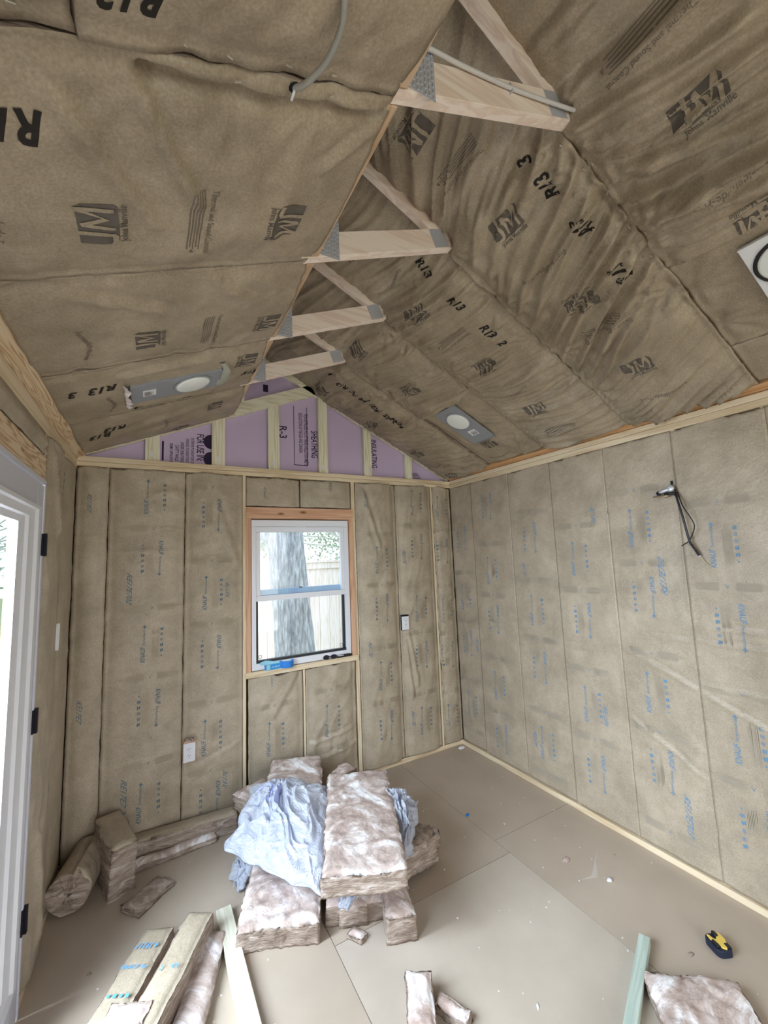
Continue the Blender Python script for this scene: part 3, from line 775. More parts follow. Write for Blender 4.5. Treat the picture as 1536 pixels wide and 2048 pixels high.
# ------------------------------------------------------------------ ceiling batts, right slope
def rowR(yc, ofs, n0=-1, n1=9):
    o = []; v = yc
    for n in range(n0, n1):
        u = ofs+n*.237; kind = n % 4
        if kind == 0: o += jm(u, v, UP)
        elif kind == 1: o += ff(u, v, UP)
        elif kind == 2: o += jm(u, v, DNV)
        else: o += ts(u, v, UP)
    return o
UT = 2.10
# bay beside the gable
batt('insulation_batt', 'rumpled brown batt on the right slope beside the gable with a long sprayed date line', SCR, .06, UT, -.608, -.006, KRAFT, .0095, .030, .034, (.3, 1), 15, .14,
     prints=spray('10/24/25  14:22  JM  PC  R13    1', 1.20, -.445, (1, 0), .72)+rowR(-.145, 1.00-.237*4, 0, 8)[0:0]+jm(1.522, -.16, UP)+jm(1.013, -.16, DNV)+jm(.525, -.16, UP)+jm(.09, -.18, DNV)+ff(.30, -.15, UP),
     jag=(.004, 0, .003, .012), flange='v', group=GR, staples=[(u, -.578) for u in (.3, .6, .95, 1.3, 1.6)], fans=.022, seed=21)
# bay with the recessed light: upper piece and sunken lower piece
batt('insulation_batt', 'brown paper-faced batt on the right slope just above the recessed light, with radiating folds', SCR, .80, UT, -1.196, -.604, KRAFT, .0095, .026, .044, (.2, 1), 13, .06,
     prints=jm(1.512, -.84, DNV)+jm(1.08, -.86, UP)+ts(1.74, -.85, UP), jag=(.008, 0, .003, .003), flange='v', group=GR, staples=[(u, -1.176) for u in (1.0, 1.35, 1.52)]+[(u, -.615) for u in (.9, 1.25, 1.5, 1.7)], fans=.028, seed=22)
batt('insulation_batt', 'sunken brown paper-faced batt on the right slope below the recessed light', SCR, .06, .80, -1.192, -.607, KRAFT, .012, .010, .008, (.3, 1), 6, .4,
     prints=jm(.30, -.84, UP)+ff(.14, -.80, UP), base=-.022, depth=.06, jag=(.004, .004, .003, .003), flange='v', group=GR, staples=[(.2, -1.176), (.45, -1.176)], fans=.015, seed=23,
     creases=(((.05, -1.0), (.30, -1.12), .012, .02), ((.35, -.68), (.7, -.66), .012, .02)))
batt('insulation_batt', 'brown batt on the right slope sprayed R13 three times then a 2', SCR, .06, UT, -1.8005, -1.191, KRAFT, .0095, .028, .044, (.1, 1), 14, .06,
     prints=rowR(-1.45, .469-.237*0, -2, 7)[0:0]+sum([jm(.02, -1.45, UP), ts(.20, -1.45, UP), jm(.469, -1.45, DNV), ff(.69, -1.45, UP), jm(.939, -1.45, UP), ts(1.155, -1.45, UP), jm(1.431, -1.43, DNV), ff(1.646, -1.42, UP), jm(1.90, -1.43, UP)], [])
     + sum([spray('R13', u, -1.62, (-1, 0), .095) for u in (1.56, 1.33, 1.10)], [])+spray('2', 1.00, -1.63, (-1, 0), .035),
     jag=(.004, 0, .003, .003), flange='v', group=GR, staples=[(u, -1.205) for u in (.25, .6, 1.0, 1.4, 1.7)]+[(u, -1.778) for u in (.5, .9, 1.2, 1.5)], fans=.024, seed=24)
batt('insulation_batt', 'deeply folded brown batt on the right slope sprayed R13 along its near edge', SCR, .06, UT, -2.406, -1.7955, KRAFT, .0095, .032, .050, (-.6, 1), 14, .05,
     prints=sum([ff(.265, -2.09, UP), jm(.48, -2.09, DNV), ts(.755, -2.10, UP), jm(.97, -2.10, UP), ff(1.215, -2.09, UP), jm(1.43, -2.09, DNV), ts(1.69, -2.08, UP), jm(1.92, -2.05, UP)], [])
     + sum([spray('R13', u, -2.31, (1, 0), .095) for u in (1.44, 1.235, .98)], [])+spray('3', 1.55, -2.29, (1, 0), .035),
     jag=(.004, 0, .003, .003), flange='v', group=GR, staples=[(u, -2.386) for u in (.75, .95, 1.1, 1.25, 1.38, 1.5)]+[(u, -1.812) for u in (.4, .8, 1.2, 1.55)], fans=.036, seed=25,
     creases=(((1.42, -2.39), (1.15, -1.92), .022, .020), ((1.30, -2.38), (1.02, -1.90), .020, .020), ((1.16, -2.38), (.90, -1.95), .020, .018), ((1.04, -2.38), (.78, -2.0), .018, .018), ((1.55, -2.2), (1.30, -1.86), .018, .02), ((.92, -2.36), (.66, -2.02), .015, .018), ((.82, -2.36), (.50, -2.1), .012, .016)))
batt('insulation_batt', "deeply folded brown batt filling the picture's upper right corner above the half-seen light", SCR, .86, UT, -3.005, -2.400, KRAFT, .0095, .034, .056, (.2, 1), 12, .05,
     prints=sum([ff(1.057, -2.69, UP), jm(1.30, -2.71, DNV), ts(1.52, -2.68, UP), jm(.90, -2.70, UP), jm(1.77, -2.70, UP)], []), jag=(.006, 0, .003, .003), flange='v', group=GR,
     staples=[(u, -2.42) for u in (.9, 1.05, 1.2, 1.38, 1.56)], fans=.036, seed=26,
     creases=(((1.60, -2.42), (1.50, -2.9), .024, .022), ((1.45, -2.42), (1.30, -2.9), .022, .02), ((1.30, -2.45), (1.10, -2.9), .022, .022), ((1.75, -2.45), (1.7, -2.9), .022, .02), ((1.15, -2.42), (.95, -2.8), .02, .02), ((1.52, -2.42), (1.40, -2.85), .02, .016)))
batt('insulation_batt', 'creased brown paper flap beneath the half-seen light at the right edge', SCR, .34, .856, -3.005, -2.400, KRAFT, .012, .010, .010, (.5, 1), 6, .3,
     prints=(), base=-.014, depth=.07, jag=(.006, .004, .003, .003), flange='v', group=GR, staples=[(.5, -2.42), (.7, -2.42)], fans=.025, seed=27)
batt('insulation_batt', "short brown batt at the foot of the right slope by the picture's right edge", SCR, .06, .335, -3.005, -2.400, KRAFT, .014, .010, .006, (1, .3), 6, .3,
     jag=(.004, .004, .003, .003), flange='v', group=GR, seed=28, base=-.018, depth=.06)
for k, (va, vb) in enumerate(((-3.61, -3.02), (-4.25, -3.63), (-4.98, -4.27))):
    batt('facing', None, SCR, .06, UT, va, vb, KRAFT, .05, .02, .006, flange='v', seed=30+k, name_parent=ceil)

# ------------------------------------------------------------------ wall batts
GB = 'paper-faced batts between the studs of the back wall'; GW = 'paper-faced batts between the studs of the right wall'
def bk(lo, hi, uc, b, extra=()): return knauf(uc, b, lo, hi, BLUEB, BLUEBL)+list(extra)
def mark(s, u, z, d, L, ink=BLUEB): return [pr(text_shape(s, L*.85, 0.7, 0.003, .9), u-d[1]*(-.012), z, d, ink)]
BS = dict(flange='u', group=GB, jag=(.003, .003, .003, .012))
def hc(z, u0, u1, a=.006, w_=.008, dz=.0): return ((u0, z), (u1, z+dz), a, w_)
batt('insulation_batt', 'narrow dim paper-faced batt in the left corner of the back wall', SB, .004, .174, .04, 2.375, KRAFT2, .015, .012, .003, seed=41,
     prints=bk(.05, 2.3, .10, 1.2)[0:0]+mark('RE17E7', .075, 2.14, DNV, .15)+mark('RE17E7', .065, .88, DNV, .17), creases=(hc(1.93, .03, .15), hc(1.32, .03, .15), hc(.92, .03, .15)), **BS)
batt('insulation_batt', 'paper-faced batt at the left of the back wall, between the two full-height seams', SB, .177, .619, .04, 2.375, KRAFT2, .015, .016, .004, seed=42,
     prints=bk(.05, 2.36, .432, 2.071, mark('RE17E702', .300, 1.59, DNV, .24)+mark('RE17E7 2', .300, .34, DNV, .24)),
     creases=(hc(1.83, .2, .60, .007), hc(2.22, .4, .6, .005, .03), hc(1.26, .2, .60, .006, dz=.03), hc(1.98, .45, .6)), **BS)
batt('insulation_batt', 'paper-faced batt on the back wall left of the window, with the lower outlet', SB, .622, 1.008, .04, 2.375, KRAFT2, .015, .016, .004, seed=43,
     prints=bk(.05, 2.36, .797, 1.411, mark('RE17E', .900, 1.54, UP, .14)+mark('RE17E', .888, .28, UP, .15)),
     creases=(((.80, 2.2), (.98, 1.7), .008, .02), ((.70, .40), (1.0, .50), .006, .01)), **BS)
batt('insulation_batt', 'short paper-faced batt above the left half of the window', SB, 1.030, 1.440, 2.150, 2.372, KRAFT2, .014, .010, .003, seed=44,
     prints=mark('knauf', 1.17, 2.25, DNV, .12)+mark('knauf', 1.30, 2.25, DNV, .12, BLUEBL), **BS)
batt('insulation_batt', 'short paper-faced batt above the right half of the window', SB, 1.448, 1.885, 2.150, 2.372, KRAFT2, .014, .014, .006, seed=45, prints=mark('0000', 1.70, 2.33, DNV, .10), **BS)
batt('insulation_batt', 'paper-faced batt under the left half of the window', SB, 1.042, 1.444, .04, .900, KRAFT2, .014, .016, .006, (.6, 1), seed=46,
     prints=knauf(1.225, .345, -.1, .88, BLUEB, BLUEBL)+mark('KNAUF', 1.20, .86, UP, .09), creases=(((1.40, .9), (1.2, .6), .008, .02),), **BS)
batt('insulation_batt', 'paper-faced batt under the right half of the window', SB, 1.466, 1.885, .04, .900, KRAFT2, .014, .022, .012, (.5, 1), seed=47,
     prints=knauf(1.665, .378, .10, .88, BLUEB, BLUEBL), creases=(((1.48, .35), (1.85, .40), .010, .012), ((1.48, .22), (1.88, .28), .010, .012), ((1.48, .28), (1.6, .5), .008, .02)), **BS)
batt('insulation_batt', 'bulging paper-faced batt on the back wall just right of the window', SB, 1.930, 2.326, .04, 2.375, KRAFT2, .013, .034, .009, (.15, 1), seed=48,
     prints=bk(.05, 2.36, 2.145, 1.587, mark('RE17E', 2.02, 2.22, UP, .16)+mark('RE17E', 2.015, .97, DNV, .16)), creases=(((1.98, 2.33), (2.14, 1.8), .014, .02),), **BS)
batt('insulation_batt', 'paper-faced batt on the back wall with the upper outlet at its left edge', SB, 2.329, 2.718, .04, 2.375, KRAFT2, .013, .026, .009, (.2, 1), seed=49,
     prints=bk(.05, 2.36, 2.535, 1.145, mark('RE17E', 2.39, 1.72, DNV, .16)+mark('RE17E', 2.41, .34, DNV, .16)), creases=(((2.37, 1.0), (2.42, .5), .014, .015), ((2.4, 1.05), (2.48, .6), .012, .015), hc(1.45, 2.36, 2.7), hc(1.33, 2.36, 2.7)), **BS)
batt('insulation_batt', 'narrow paper-faced batt in the right corner of the back wall beside a ragged gap', SB, 2.746, 2.956, .04, 2.375, KRAFT2, .013, .016, .006, seed=50,
     prints=bk(.05, 2.36, 2.835, 1.10), flange='u', group=GB, jag=(.010, .003, .003, .014), creases=(hc(1.80, 2.76, 2.92), hc(1.2, 2.76, 2.92), hc(1.33, 2.76, 2.92, .008, .015)))
# torn pale paper strip and dark gap beside the narrow batt
RWs = [(.150, 1.214, .006, .304), (.507, 1.465, .307, .755), (.952, 1.165, .758, 1.166), (1.345, 1.548, 1.169, 1.578), (1.757, 1.727, 1.581, 1.984), (2.163, 1.604, 1.987, 2.394), (2.60, 1.3, 2.397, 2.80)]
locs = ['nearest the back corner of the right wall', 'second from the back corner on the right wall', 'third from the back corner on the right wall', 'on the right wall directly left of the pliers',
        'on the right wall directly below the pliers', 'on the right wall just right of the dangling black cable', 'on the right wall at the right edge of the picture']
hand = [[('RE17E', .31, 2.16, UP, .15), ('RE17E', .272, .92, UP, .15)], [], [('RE17E', .862, 1.59, DNV, .14), ('RE17E', .850, .33, DNV, .14)], [('RE17E', 1.480, 1.95, UP, .15), ('RE17E6', 1.437, .67, UP, .16)],
        [('RE17E702', 1.868, 1.56, UP, .26), ('RE17E703', 1.858, .29, DNV, .25)], [], []]
cr = [[hc(1.3, .03, .3, .006, .012)], [hc(1.15, .31, .74, .007, .009, -.04), hc(1.5, .5, .74, .004, .03, .1)], [hc(1.31, .80, 1.14, .006, .008, .06), hc(1.12, .77, 1.15, .007, .008, -.03)], [hc(1.07, 1.19, 1.56, .009, .010, .03), hc(1.12, 1.19, 1.5, .006), hc(.75, 1.2, 1.5, .004, .03, .2)],
      [((1.60, 1.12), (1.97, .97), .010, .010), hc(1.2, 1.6, 1.96, .006, .008, .02), ((1.6, .72), (1.96, .52), .009, .009), ((1.62, .2), (1.95, .60), .006, .03)], [hc(1.3, 2.0, 2.38, .006), hc(1.22, 2.0, 2.38, .006), ((2.0, .95), (2.38, .80), .009, .009), ((2.02, .22), (2.3, .5), .010, .025), hc(1.0, 2.0, 2.38, .006)], []]
for k, (uc, b, ua, ub) in enumerate(RWs):
    ex = []
    for m in hand[k]: ex += mark(*m, ink=BLUE)
    batt('insulation_batt', 'pale paper-faced batt '+locs[k], SR, ua-.0035, ub+.0035, .04, 2.374, KRAFT2, .013, .002, .0035, (.3, 1), 4, .4, prints=knauf(uc, b, .05, 2.33, BLUE, BLUEL)+ex,
         flange='u', group=GW, dip=.0012, jag=(.0006, .0006, .004, .012), creases=cr[k], seed=60+k, base=.0014*(k % 2))
for k in range(5):
    bt = batt('facing', None, SR, 2.803+.41*k, 3.21+.41*k, .04, 2.374, KRAFT2, .05, .01, .003, flange='u', seed=70+k, name_parent=wr_); bt.matrix_parent_inverse = Matrix.Translation((-W, 0, 0))
# left wall
GLW = 'paper-faced batts on the left wall'
batt('insulation_batt', 'narrow bulging paper-faced batt between the glass door and the back corner', SL, -.800, -.394, .02, 2.345, KRAFT2, .014, .018, .008, (.1, 1), seed=81,
     prints=mark('Performance+', -.50, 1.60, UP, .22)+[pr(poly_shape([rect(-.1+.035*i, -.008, -.082+.035*i, .008) for i in range(6)]), -.50, 2.14, UP, BLUEB)], flange='u', group=GLW, jag=(.010, .003, .010, .008), creases=(((-.74, 2.3), (-.60, 1.9), .020, .02), ((-.7, .6), (-.6, .1), .02, .03)))
batt('insulation_batt', 'paper-faced batt on the left wall tight in the back corner', SL, -.392, -.004, .04, 2.345, KRAFT2, .016, .012, .005, seed=82, flange='u', group=GLW, jag=(.003, .003, .003, .010))
batt('insulation_batt', 'short paper-faced batt above the door header', SL, -2.70, -.835, 2.245, 2.350, KRAFT2, .02, .010, .005, seed=83, flange='v', group=GLW, jag=(.003, .003, .004, .012))
batt('facing', None, SL, -4.98, -2.80, .04, 2.345, KRAFT2, .06, .01, .005, seed=84, flange='u', name_parent=wl)

# ------------------------------------------------------------------ recessed lights
def light_fixture(S, u, v, lu, lv, ulens, label, h=.012, label_u=None, pm=None, vl=0):
    M = S.M(u, v, h)
    t = empty('recessed_light', (0, 0, 0), 0, label, 'light', 'slim round recessed lights')
    t.matrix_world = M
    bm = bmesh.new(); add_box(bm, (-lu/2, -lv/2, -.012), (lu/2, lv/2, 0)); 
    for x in (-lu/2+.003, lu/2-.003): add_box(bm, (x-.003, -lv/2, -.012), (x+.003, lv/2, .004))
    bobj('mounting_plate', bm, pm or PLATEG, t, bevel=.0015)
    bm = bmesh.new(); add_lathe(bm, [(.098, 0), (.098, .004), (.092, .006), (.086, .003)], 40, (ulens, vl, 0)); bobj('trim_ring', bm, PLATEG if not pm else BLACKP, t)
    bm = bmesh.new(); add_lathe(bm, [(.086, 0), (.085, .007), (.078, .010), (.001, .0115)], 40, (ulens, vl, 0)); bobj('lens', bm, LENS, t)
    if label_u is not None:
        lb = box('product_label', (label_u-.03, -.040, .0), (label_u+.03, .035, .0012), LABELW, t)
        bm = bmesh.new()
        for k in range(9): add_box(bm, (label_u-.024, -.033+k*.006, .0012), (label_u+.018-(k % 3)*.008, -.030+k*.006, .0016))
        bobj('label_print', bm, INK, lb)
    return t
light_fixture(SCL, .560, .892, .44, .215, .075, 'grey plated recessed light with white lens in the torn left ceiling slope', .024, -.135)
light_fixture(SCR, .575, -.865, .42, .225, .060, 'grey plated recessed light with white lens at the foot of the right ceiling slope', .010, -.095)
light_fixture(SCR, .61, -2.735, .37, .27, .06, "pale recessed light plate with black scribed circle cut off by the picture's right edge", .020, pm=LABELW, vl=.03)
# torn paper edges beside the left light
for (u, v, L, n, nm) in ((.325, .89, .30, 14, 'torn'),):
    bm = bmesh.new(); prev = None
    for k in range(n+1):
        vv = v-L/2+L*k/n; j = random.uniform(-.010, .010)
        a = SCL.P(u-.006+j*.3, vv, .026); b = SCL.P(u+.010+j, vv, .038+random.uniform(-.004, .006))
        c = [bm.verts.new(a), bm.verts.new(b), bm.verts.new(SCL.P(u-.008+j*.3, vv, .020))]
        if prev:
            bm.faces.new((prev[0], prev[1], c[1], c[0])); bm.faces.new((prev[1], prev[2], c[2], c[1]))
        prev = c
    tag(bobj('torn_wool_edge', bm, LINT), 'white ragged torn wool edge beside the left recessed light', 'torn insulation')
bm = bmesh.new()
pts = [(.772, 1.07, .02), (.80, 1.02, .045), (.795, .93, .055), (.78, .84, .045), (.765, .755, .02)]
Lp = [bm.verts.new(SCL.P(u-.020, v, .018)) for u, v, h in pts]; Rp = [bm.verts.new(SCL.P(u+.008, v, h)) for u, v, h in pts]; Bp = [bm.verts.new(SCL.P(u+.012, v, .012)) for u, v, h in pts]
for a in range(4):
    bm.faces.new((Lp[a], Rp[a], Rp[a+1], Lp[a+1])); bm.faces.new((Rp[a], Bp[a], Bp[a+1], Rp[a+1]))
tag(bobj('wool_flap', bm, solid('pale_wool', srgb(176, 178, 164), .9, var=.15), smooth=True), 'pale curled insulation flap at the upper end of the left recessed light', 'torn insulation')

# ------------------------------------------------------------------ cables
y1 = TRUSS[3]
bm = bmesh.new()
p = [SCL.P(ULF+.02, -y1+.050, -.115), SCL.P(ULF+.13, -y1+.052, -.105), SCL.P(ULF+.26, -y1+.047, -.085), SCL.P(ULF+.45, -y1+.046, -.055), SCL.P(ULR-.06, -y1+.050, -.030), SCL.P(ULR+.01, -y1+.055, -.018)]
add_tube(bm, smooth_path(p), .0058, 10)
cb = tag(bobj('electrical_cable', bm, CABLE), 'white electrical cable stapled across the face of the nearest roof tie', 'cable')
q = SCL.P(ULF+.42, -y1+.047, -.060)
bm = bmesh.new(); add_box(bm, (-.0015, -.004, -.012), (.0015, .0095, .012), 0, SCL.M(ULF+.44, -y1+.046, -.057) @ Matrix.Rotation(math.pi/2, 4, 'X') @ Matrix.Rotation(math.pi/2, 4, 'X')); bobj('cable_staple', bm, STEEL, cb)
bm = bmesh.new()
p = [SCL.P(.752, 2.60, .030), SCL.P(.760, 2.555, .040), SCL.P(.752, 2.50, .042), SCL.P(.728, 2.455, .040), SCL.P(.715, 2.432, .030), SCL.P(.712, 2.425, .018)]
add_tube(bm, smooth_path(p), .0062, 10)
cb = tag(bobj('electrical_cable', bm, CABLEG), 'pale grey electrical cable poking through the left ceiling paper at the top', 'cable')
bm = bmesh.new(); add_tube(bm, [SCL.P(.712, 2.428, .030), SCL.P(.707, 2.410, .036)], .003, 6); bobj('bare_end', bm, LABELW, cb)
bm = bmesh.new(); add_lathe(bm, [(.012, 0), (.008, .001)], 10, (0, 0, 0), 0, SCL.M(.712, 2.428, .026)); bobj('punched_hole', bm, BLACKM, cb)

# black cable hanging from the right wall
RP = lambda u, z, h: SR.P(u, z, h)
bm = bmesh.new()
add_tube(bm, smooth_path([RP(1.985, 2.035, .012), RP(2.00, 1.99, .040), RP(2.020, 1.88, .045), RP(2.030, 1.78, .038), RP(2.036, 1.735, .030), RP(2.055, 1.700, .028), RP(2.068, 1.672, .026)]), .0056, 10)
cb = tag(bobj('electrical_cable', bm, CABLEB), 'dark blue-black cable hanging out of a slit in the right wall', 'cable')
bm = bmesh.new()
add_tube(bm, smooth_path([RP(1.995, 2.02, .014), RP(2.028, 1.94, .050), RP(2.062, 1.865, .052), RP(2.068, 1.82, .045), RP(2.035, 1.755, .036), RP(2.012, 1.735, .044), RP(1.998, 1.725, .046)]), .0030, 8)
bobj('loose_wire', bm, BLACKP, cb)
bm = bmesh.new()
for k in range(9):
    a = k/8; c = RP(2.036, 1.738, .030).lerp(RP(2.064, 1.676, .027), a)
    add_lathe(bm, [(.0070, -.0025), (.0078, 0), (.0070, .0025)], 8, c)
bobj('wrapped_tape', bm, BLACKP, cb)
bm = bmesh.new(); add_tube(bm, smooth_path([RP(2.066, 1.674, .026), RP(2.072, 1.662, .024), RP(2.084, 1.636, .016), RP(2.095, 1.625, .010), RP(2.098, 1.618, .010)]), [.0040, .0035]+[.0022]*24, 8)
bobj('stripped_wire', bm, BRASS, cb)
bm = bmesh.new(); add_tube(bm, [RP(2.064, 1.678, .026), RP(2.070, 1.666, .025)], .0050, 8); bobj('lavender_sleeve', bm, BAGINK, cb)

# pliers clipped on the cable
pl = empty('pliers', RP(1.93, 2.045, .025), 0, 'steel diagonal pliers with dark handles sticking out of the right wall', 'tool')
PI_ = Matrix.Translation(-Vector(pl.location))
def plp(name, bm, mat, smooth=True):
    o = bobj(name, bm, mat, pl, smooth=smooth); o.matrix_parent_inverse = PI_; return o
bm = bmesh.new(); add_tube(bm, smooth_path([RP(1.868, 2.016, .022), RP(1.90, 2.026, .032), RP(1.93, 2.034, .036), RP(1.965, 2.042, .032)]), [.0015, .002, .003, .004, .005, .006, .0068, .0075, .0085, .009, .009, .009, .0095, .010, .010, .010, .010, .009, .008], 10); plp('upper_jaw', bm, STEEL)
bm = bmesh.new(); add_tube(bm, smooth_path([RP(1.866, 2.010, .022), RP(1.90, 2.008, .030), RP(1.935, 2.004, .030), RP(1.972, 2.020, .028)]), [.0015, .002, .003, .004, .005, .006, .0065, .007, .008, .008, .008, .008, .008, .009, .009, .009, .009, .008, .007], 10); plp('lower_jaw', bm, solid('worn_tool_steel', srgb(176, 154, 132), .4, .6, var=.2))
bm = bmesh.new(); add_lathe(bm, [(.012, 0), (.012, .010), (.009, .013)], 16, (0, 0, 0), 0, SR.M(1.910, 2.026, .030)); plp('pivot', bm, BLACKM)
bm = bmesh.new(); add_lathe(bm, [(.018, 0), (.020, .006), (.016, .012), (.008, .014)], 18, (0, 0, 0), 0, SR.M(1.968, 2.045, .026)); plp('round_shoulder', bm, STEEL)
bm = bmesh.new(); add_tube(bm, smooth_path([RP(1.94, 2.018, .030), RP(1.965, 2.015, .036), RP(1.985, 2.014, .030), RP(2.00, 1.995, .02)]), .009, 10); plp('handle', bm, BLACKP)
bm = bmesh.new(); add_box(bm, (-.005, -.010, -.004), (.006, .012, .0055), 0, SR.M(1.966, 2.078, .0)); 
tag(bobj('wall_slit', bm, BLACKM), 'small dark slit in the paper above the pliers', 'hole')

# ------------------------------------------------------------------ outlets
def outlet(S, u, v, label, open_side=0):
    t = empty('wall_outlet', (0, 0, 0), 0, label, 'outlet', 'white wall outlets'); t.matrix_world = S.M(u, v, .028)
    bm = bmesh.new(); add_box(bm, (-.036, -.058, -.0), (.036, .058, .006)); bobj('cover_plate', bm, WHITEP, t, bevel=.002)
    bm = bmesh.new(); add_box(bm, (-.031, -.062, -.03), (.039, .070, -.001)); bobj('junction_box', bm, BLACKM if open_side else FIRZ, t)
    for s in (-1, 1):
        bm = bmesh.new(); add_lathe(bm, [(.0165, .0), (.0165, .0075), (.015, .0082)], 20, (0, s*.0195, 0))
        r = bobj('receptacle', bm, WHITEP, t)
        bm = bmesh.new()
        add_box(bm, (-.0075, s*.0195, .008), (-.0055, s*.0195+.008, .0088)); add_box(bm, (.0050, s*.0195+.001, .008), (.0070, s*.0195+.0075, .0088)); add_box(bm, (-.0018, s*.0195-.0085, .008), (.0018, s*.0195-.0050, .0088))
        bobj('slots', bm, BLACKM, r)
    bm = bmesh.new(); add_lathe(bm, [(.003, 0), (.003, .0068)], 10); bobj('screw', bm, STEEL, t)
    return t
outlet(SB, 2.365, 1.150, 'white duplex outlet on the back wall right of the window', 1)
outlet(SB, .664, .512, 'white duplex outlet low on the back wall left of the window, torn notch above', 0)
bm = bmesh.new(); 
for k in range(12): add_lathe(bm, [(.002, -.006), (.010, 0), (.002, .006)], 6, (.645+.005*k, -.030+random.uniform(-.004, .004), .585+random.uniform(-.008, .012)))
tag(bobj('wool_tuft', bm, FIBERD), 'brown wool tuft in the torn notch above the lower outlet', 'torn insulation')

bm = bmesh.new(); P8 = [(-.008, 0), (.006, .02), (.012, .09), (.004, .13), (-.004, .08)]
A_ = [bm.verts.new(SL.P(-.50+x, 1.33+z, .030)) for x, z in P8]; B_ = [bm.verts.new(SL.P(-.50+x, 1.33+z, .016)) for x, z in P8]
bm.faces.new(A_); bm.faces.new(B_[::-1])
for k in range(5): bm.faces.new((A_[k], B_[k], B_[(k+1) % 5], A_[(k+1) % 5]))
tag(bobj('paper_shred', bm, LABELW), 'thin white paper shred on the left wall beside the glass door', 'debris')
# ------------------------------------------------------------------ window
win = empty('window_1', (1.462, .04, OZ0), kind='structure')
WI = Matrix.Translation(-Vector(win.location))
def wbox(name, boxes, mat, parent=win, bevel=.0015):
    bm = bmesh.new()
    for lo, hi in boxes: add_box(bm, lo, hi)
    o = bobj(name, bm, mat, parent, bevel=bevel)
    if parent is win: o.matrix_parent_inverse = WI
    return o
a0, a1, b0, b1 = OX0+.006, OX1-.006, OZ0+.004, OZ1-.010
wbox('window_frame', [((a0, .0, b0+.045), (a0+.032, .10, b1-.05)), ((a1-.036, .0, b0+.045), (a1, .10, b1-.05)), ((a0, .0, b1-.05), (a1, .10, b1)), ((a0, .0, b0), (a1, .10, b0+.045)), ((a0+.02, -.004, b1-.062), (a1-.02, -.0005, b1-.052))], WHITEV)
wbox('lower_sash', [((a0+.032, .016, b0+.062), (a0+.050, .030, 1.437)), ((a1-.056, .030, b0+.062), (a1-.036, .050, 1.437)), ((a0+.032, .018, b0+.045), (a1-.036, .050, b0+.0615))], BLACKP)
us = wbox('upper_sash', [((a0+.0325, .012, 1.4785), (a0+.066, .046, b1-.0925)), ((a1-.066, .012, 1.4785), (a1-.0365, .046, b1-.0925)), ((a0+.0325, .012, b1-.092), (a1-.0365, .046, b1-.0505)), ((a0+.0325, .008, 1.438), (a1-.0365, .050, 1.478))], WHITEV)
rl = wbox('meeting_rail', [((a0+.066, .040, 1.478), (a1-.066, .075, 1.520))], solid('blue_white_vinyl', srgb(186, 208, 240), .35))
for xx in (1.452,): 
    l = box('sash_lock', (xx-.012, .030, 1.518), (xx+.012, .042, 1.524), BLACKM, rl); l.matrix_parent_inverse = Matrix.Identity(4)
o = wbox('glass_pane', [((a0+.06, .030, 1.47), (a1-.06, .034, b1-.085))], GLASS, bevel=0)
o = wbox('glass_pane', [((a0+.045, .064, b0+.05), (a1-.045, .068, 1.49))], GLASS, bevel=0)
wbox('tilt_latch', [((1.41, -.006, b1-.060), (1.49, .008, b1-.050))], WHITEV)
bm = bmesh.new()
for xx in (a0+.070, a1-.068):
    M = Matrix.Translation((xx, .048, b0+.082)) @ Matrix.Rotation(math.pi/2, 4, 'X')
    add_tube(bm, [M @ Vector((.012*math.cos(t_*math.pi/8), .012*math.sin(t_*math.pi/8), 0)) for t_ in range(17)], .0015, 6)
o = bobj('corner_clip', bm, BLACKM, win); o.matrix_parent_inverse = WI

# things on the sill
bx = empty('cardboard_box', (1.215, -.012, .9455), math.radians(8), 'open light blue cardboard box lying on the left of the window sill', 'box')
bm = bmesh.new(); add_box(bm, (-.055, -.022, 0), (.055, .022, .040)); bobj('box_body', bm, BOXB, bx, bevel=.001)
bm = bmesh.new(); add_box(bm, (-.056, -.0226, .002), (-.028, -.0221, .038)); bobj('pale_panel', bm, BOXL, bx)
bm = bmesh.new(); vs = [bm.verts.new(p) for p in ((-.055, -.022, .040), (-.10, -.018, .046), (-.085, .03, .052), (-.04, .04, .060), (.055, .022, .040), (.055, -.022, .0402))]; bm.faces.new(vs); f = bmesh.ops.extrude_face_region(bm, geom=bm.faces[:]); bmesh.ops.translate(bm, vec=(0, 0, .0015), verts=[v for v in f['geom'] if isinstance(v, bmesh.types.BMVert)]); bobj('lid_flap', bm, BOXL, bx)
bm = bmesh.new()
for k in range(3): add_box(bm, (-.015+.022*k, -.0228, .017), (.001+.022*k, -.0222, .021))
bobj('box_print', bm, LABELW, bx)
tr = empty('tape_roll', (1.318, -.010, .9455), 0, 'roll of blue painter\'s tape on the window sill beside the blue box', 'tape')
bm = bmesh.new(); add_lathe(bm, [(.038, 0), (.052, 0), (.052, .048), (.038, .048), (.038, .0)][:5], 36); 
bobj('tape', bm, TAPEB, tr, bevel=.001)
bm = bmesh.new(); add_lathe(bm, [(.034, .001), (.0385, .001), (.0385, .0485), (.034, .0485), (.034, .001)], 36); bobj('core', bm, LABELW, tr)
sg = empty('safety_glasses', (1.665, -.012, .9455), math.radians(-12), 'dark folded safety glasses on the right of the window sill', 'glasses')
bm = bmesh.new(); add_tube(bm, smooth_path([(-.055, -.01, .014), (-.03, .006, .018), (0, .008, .018), (.03, .006, .018), (.055, -.01, .014)]), .004, 8); bobj('frame', bm, BLACKP, sg)
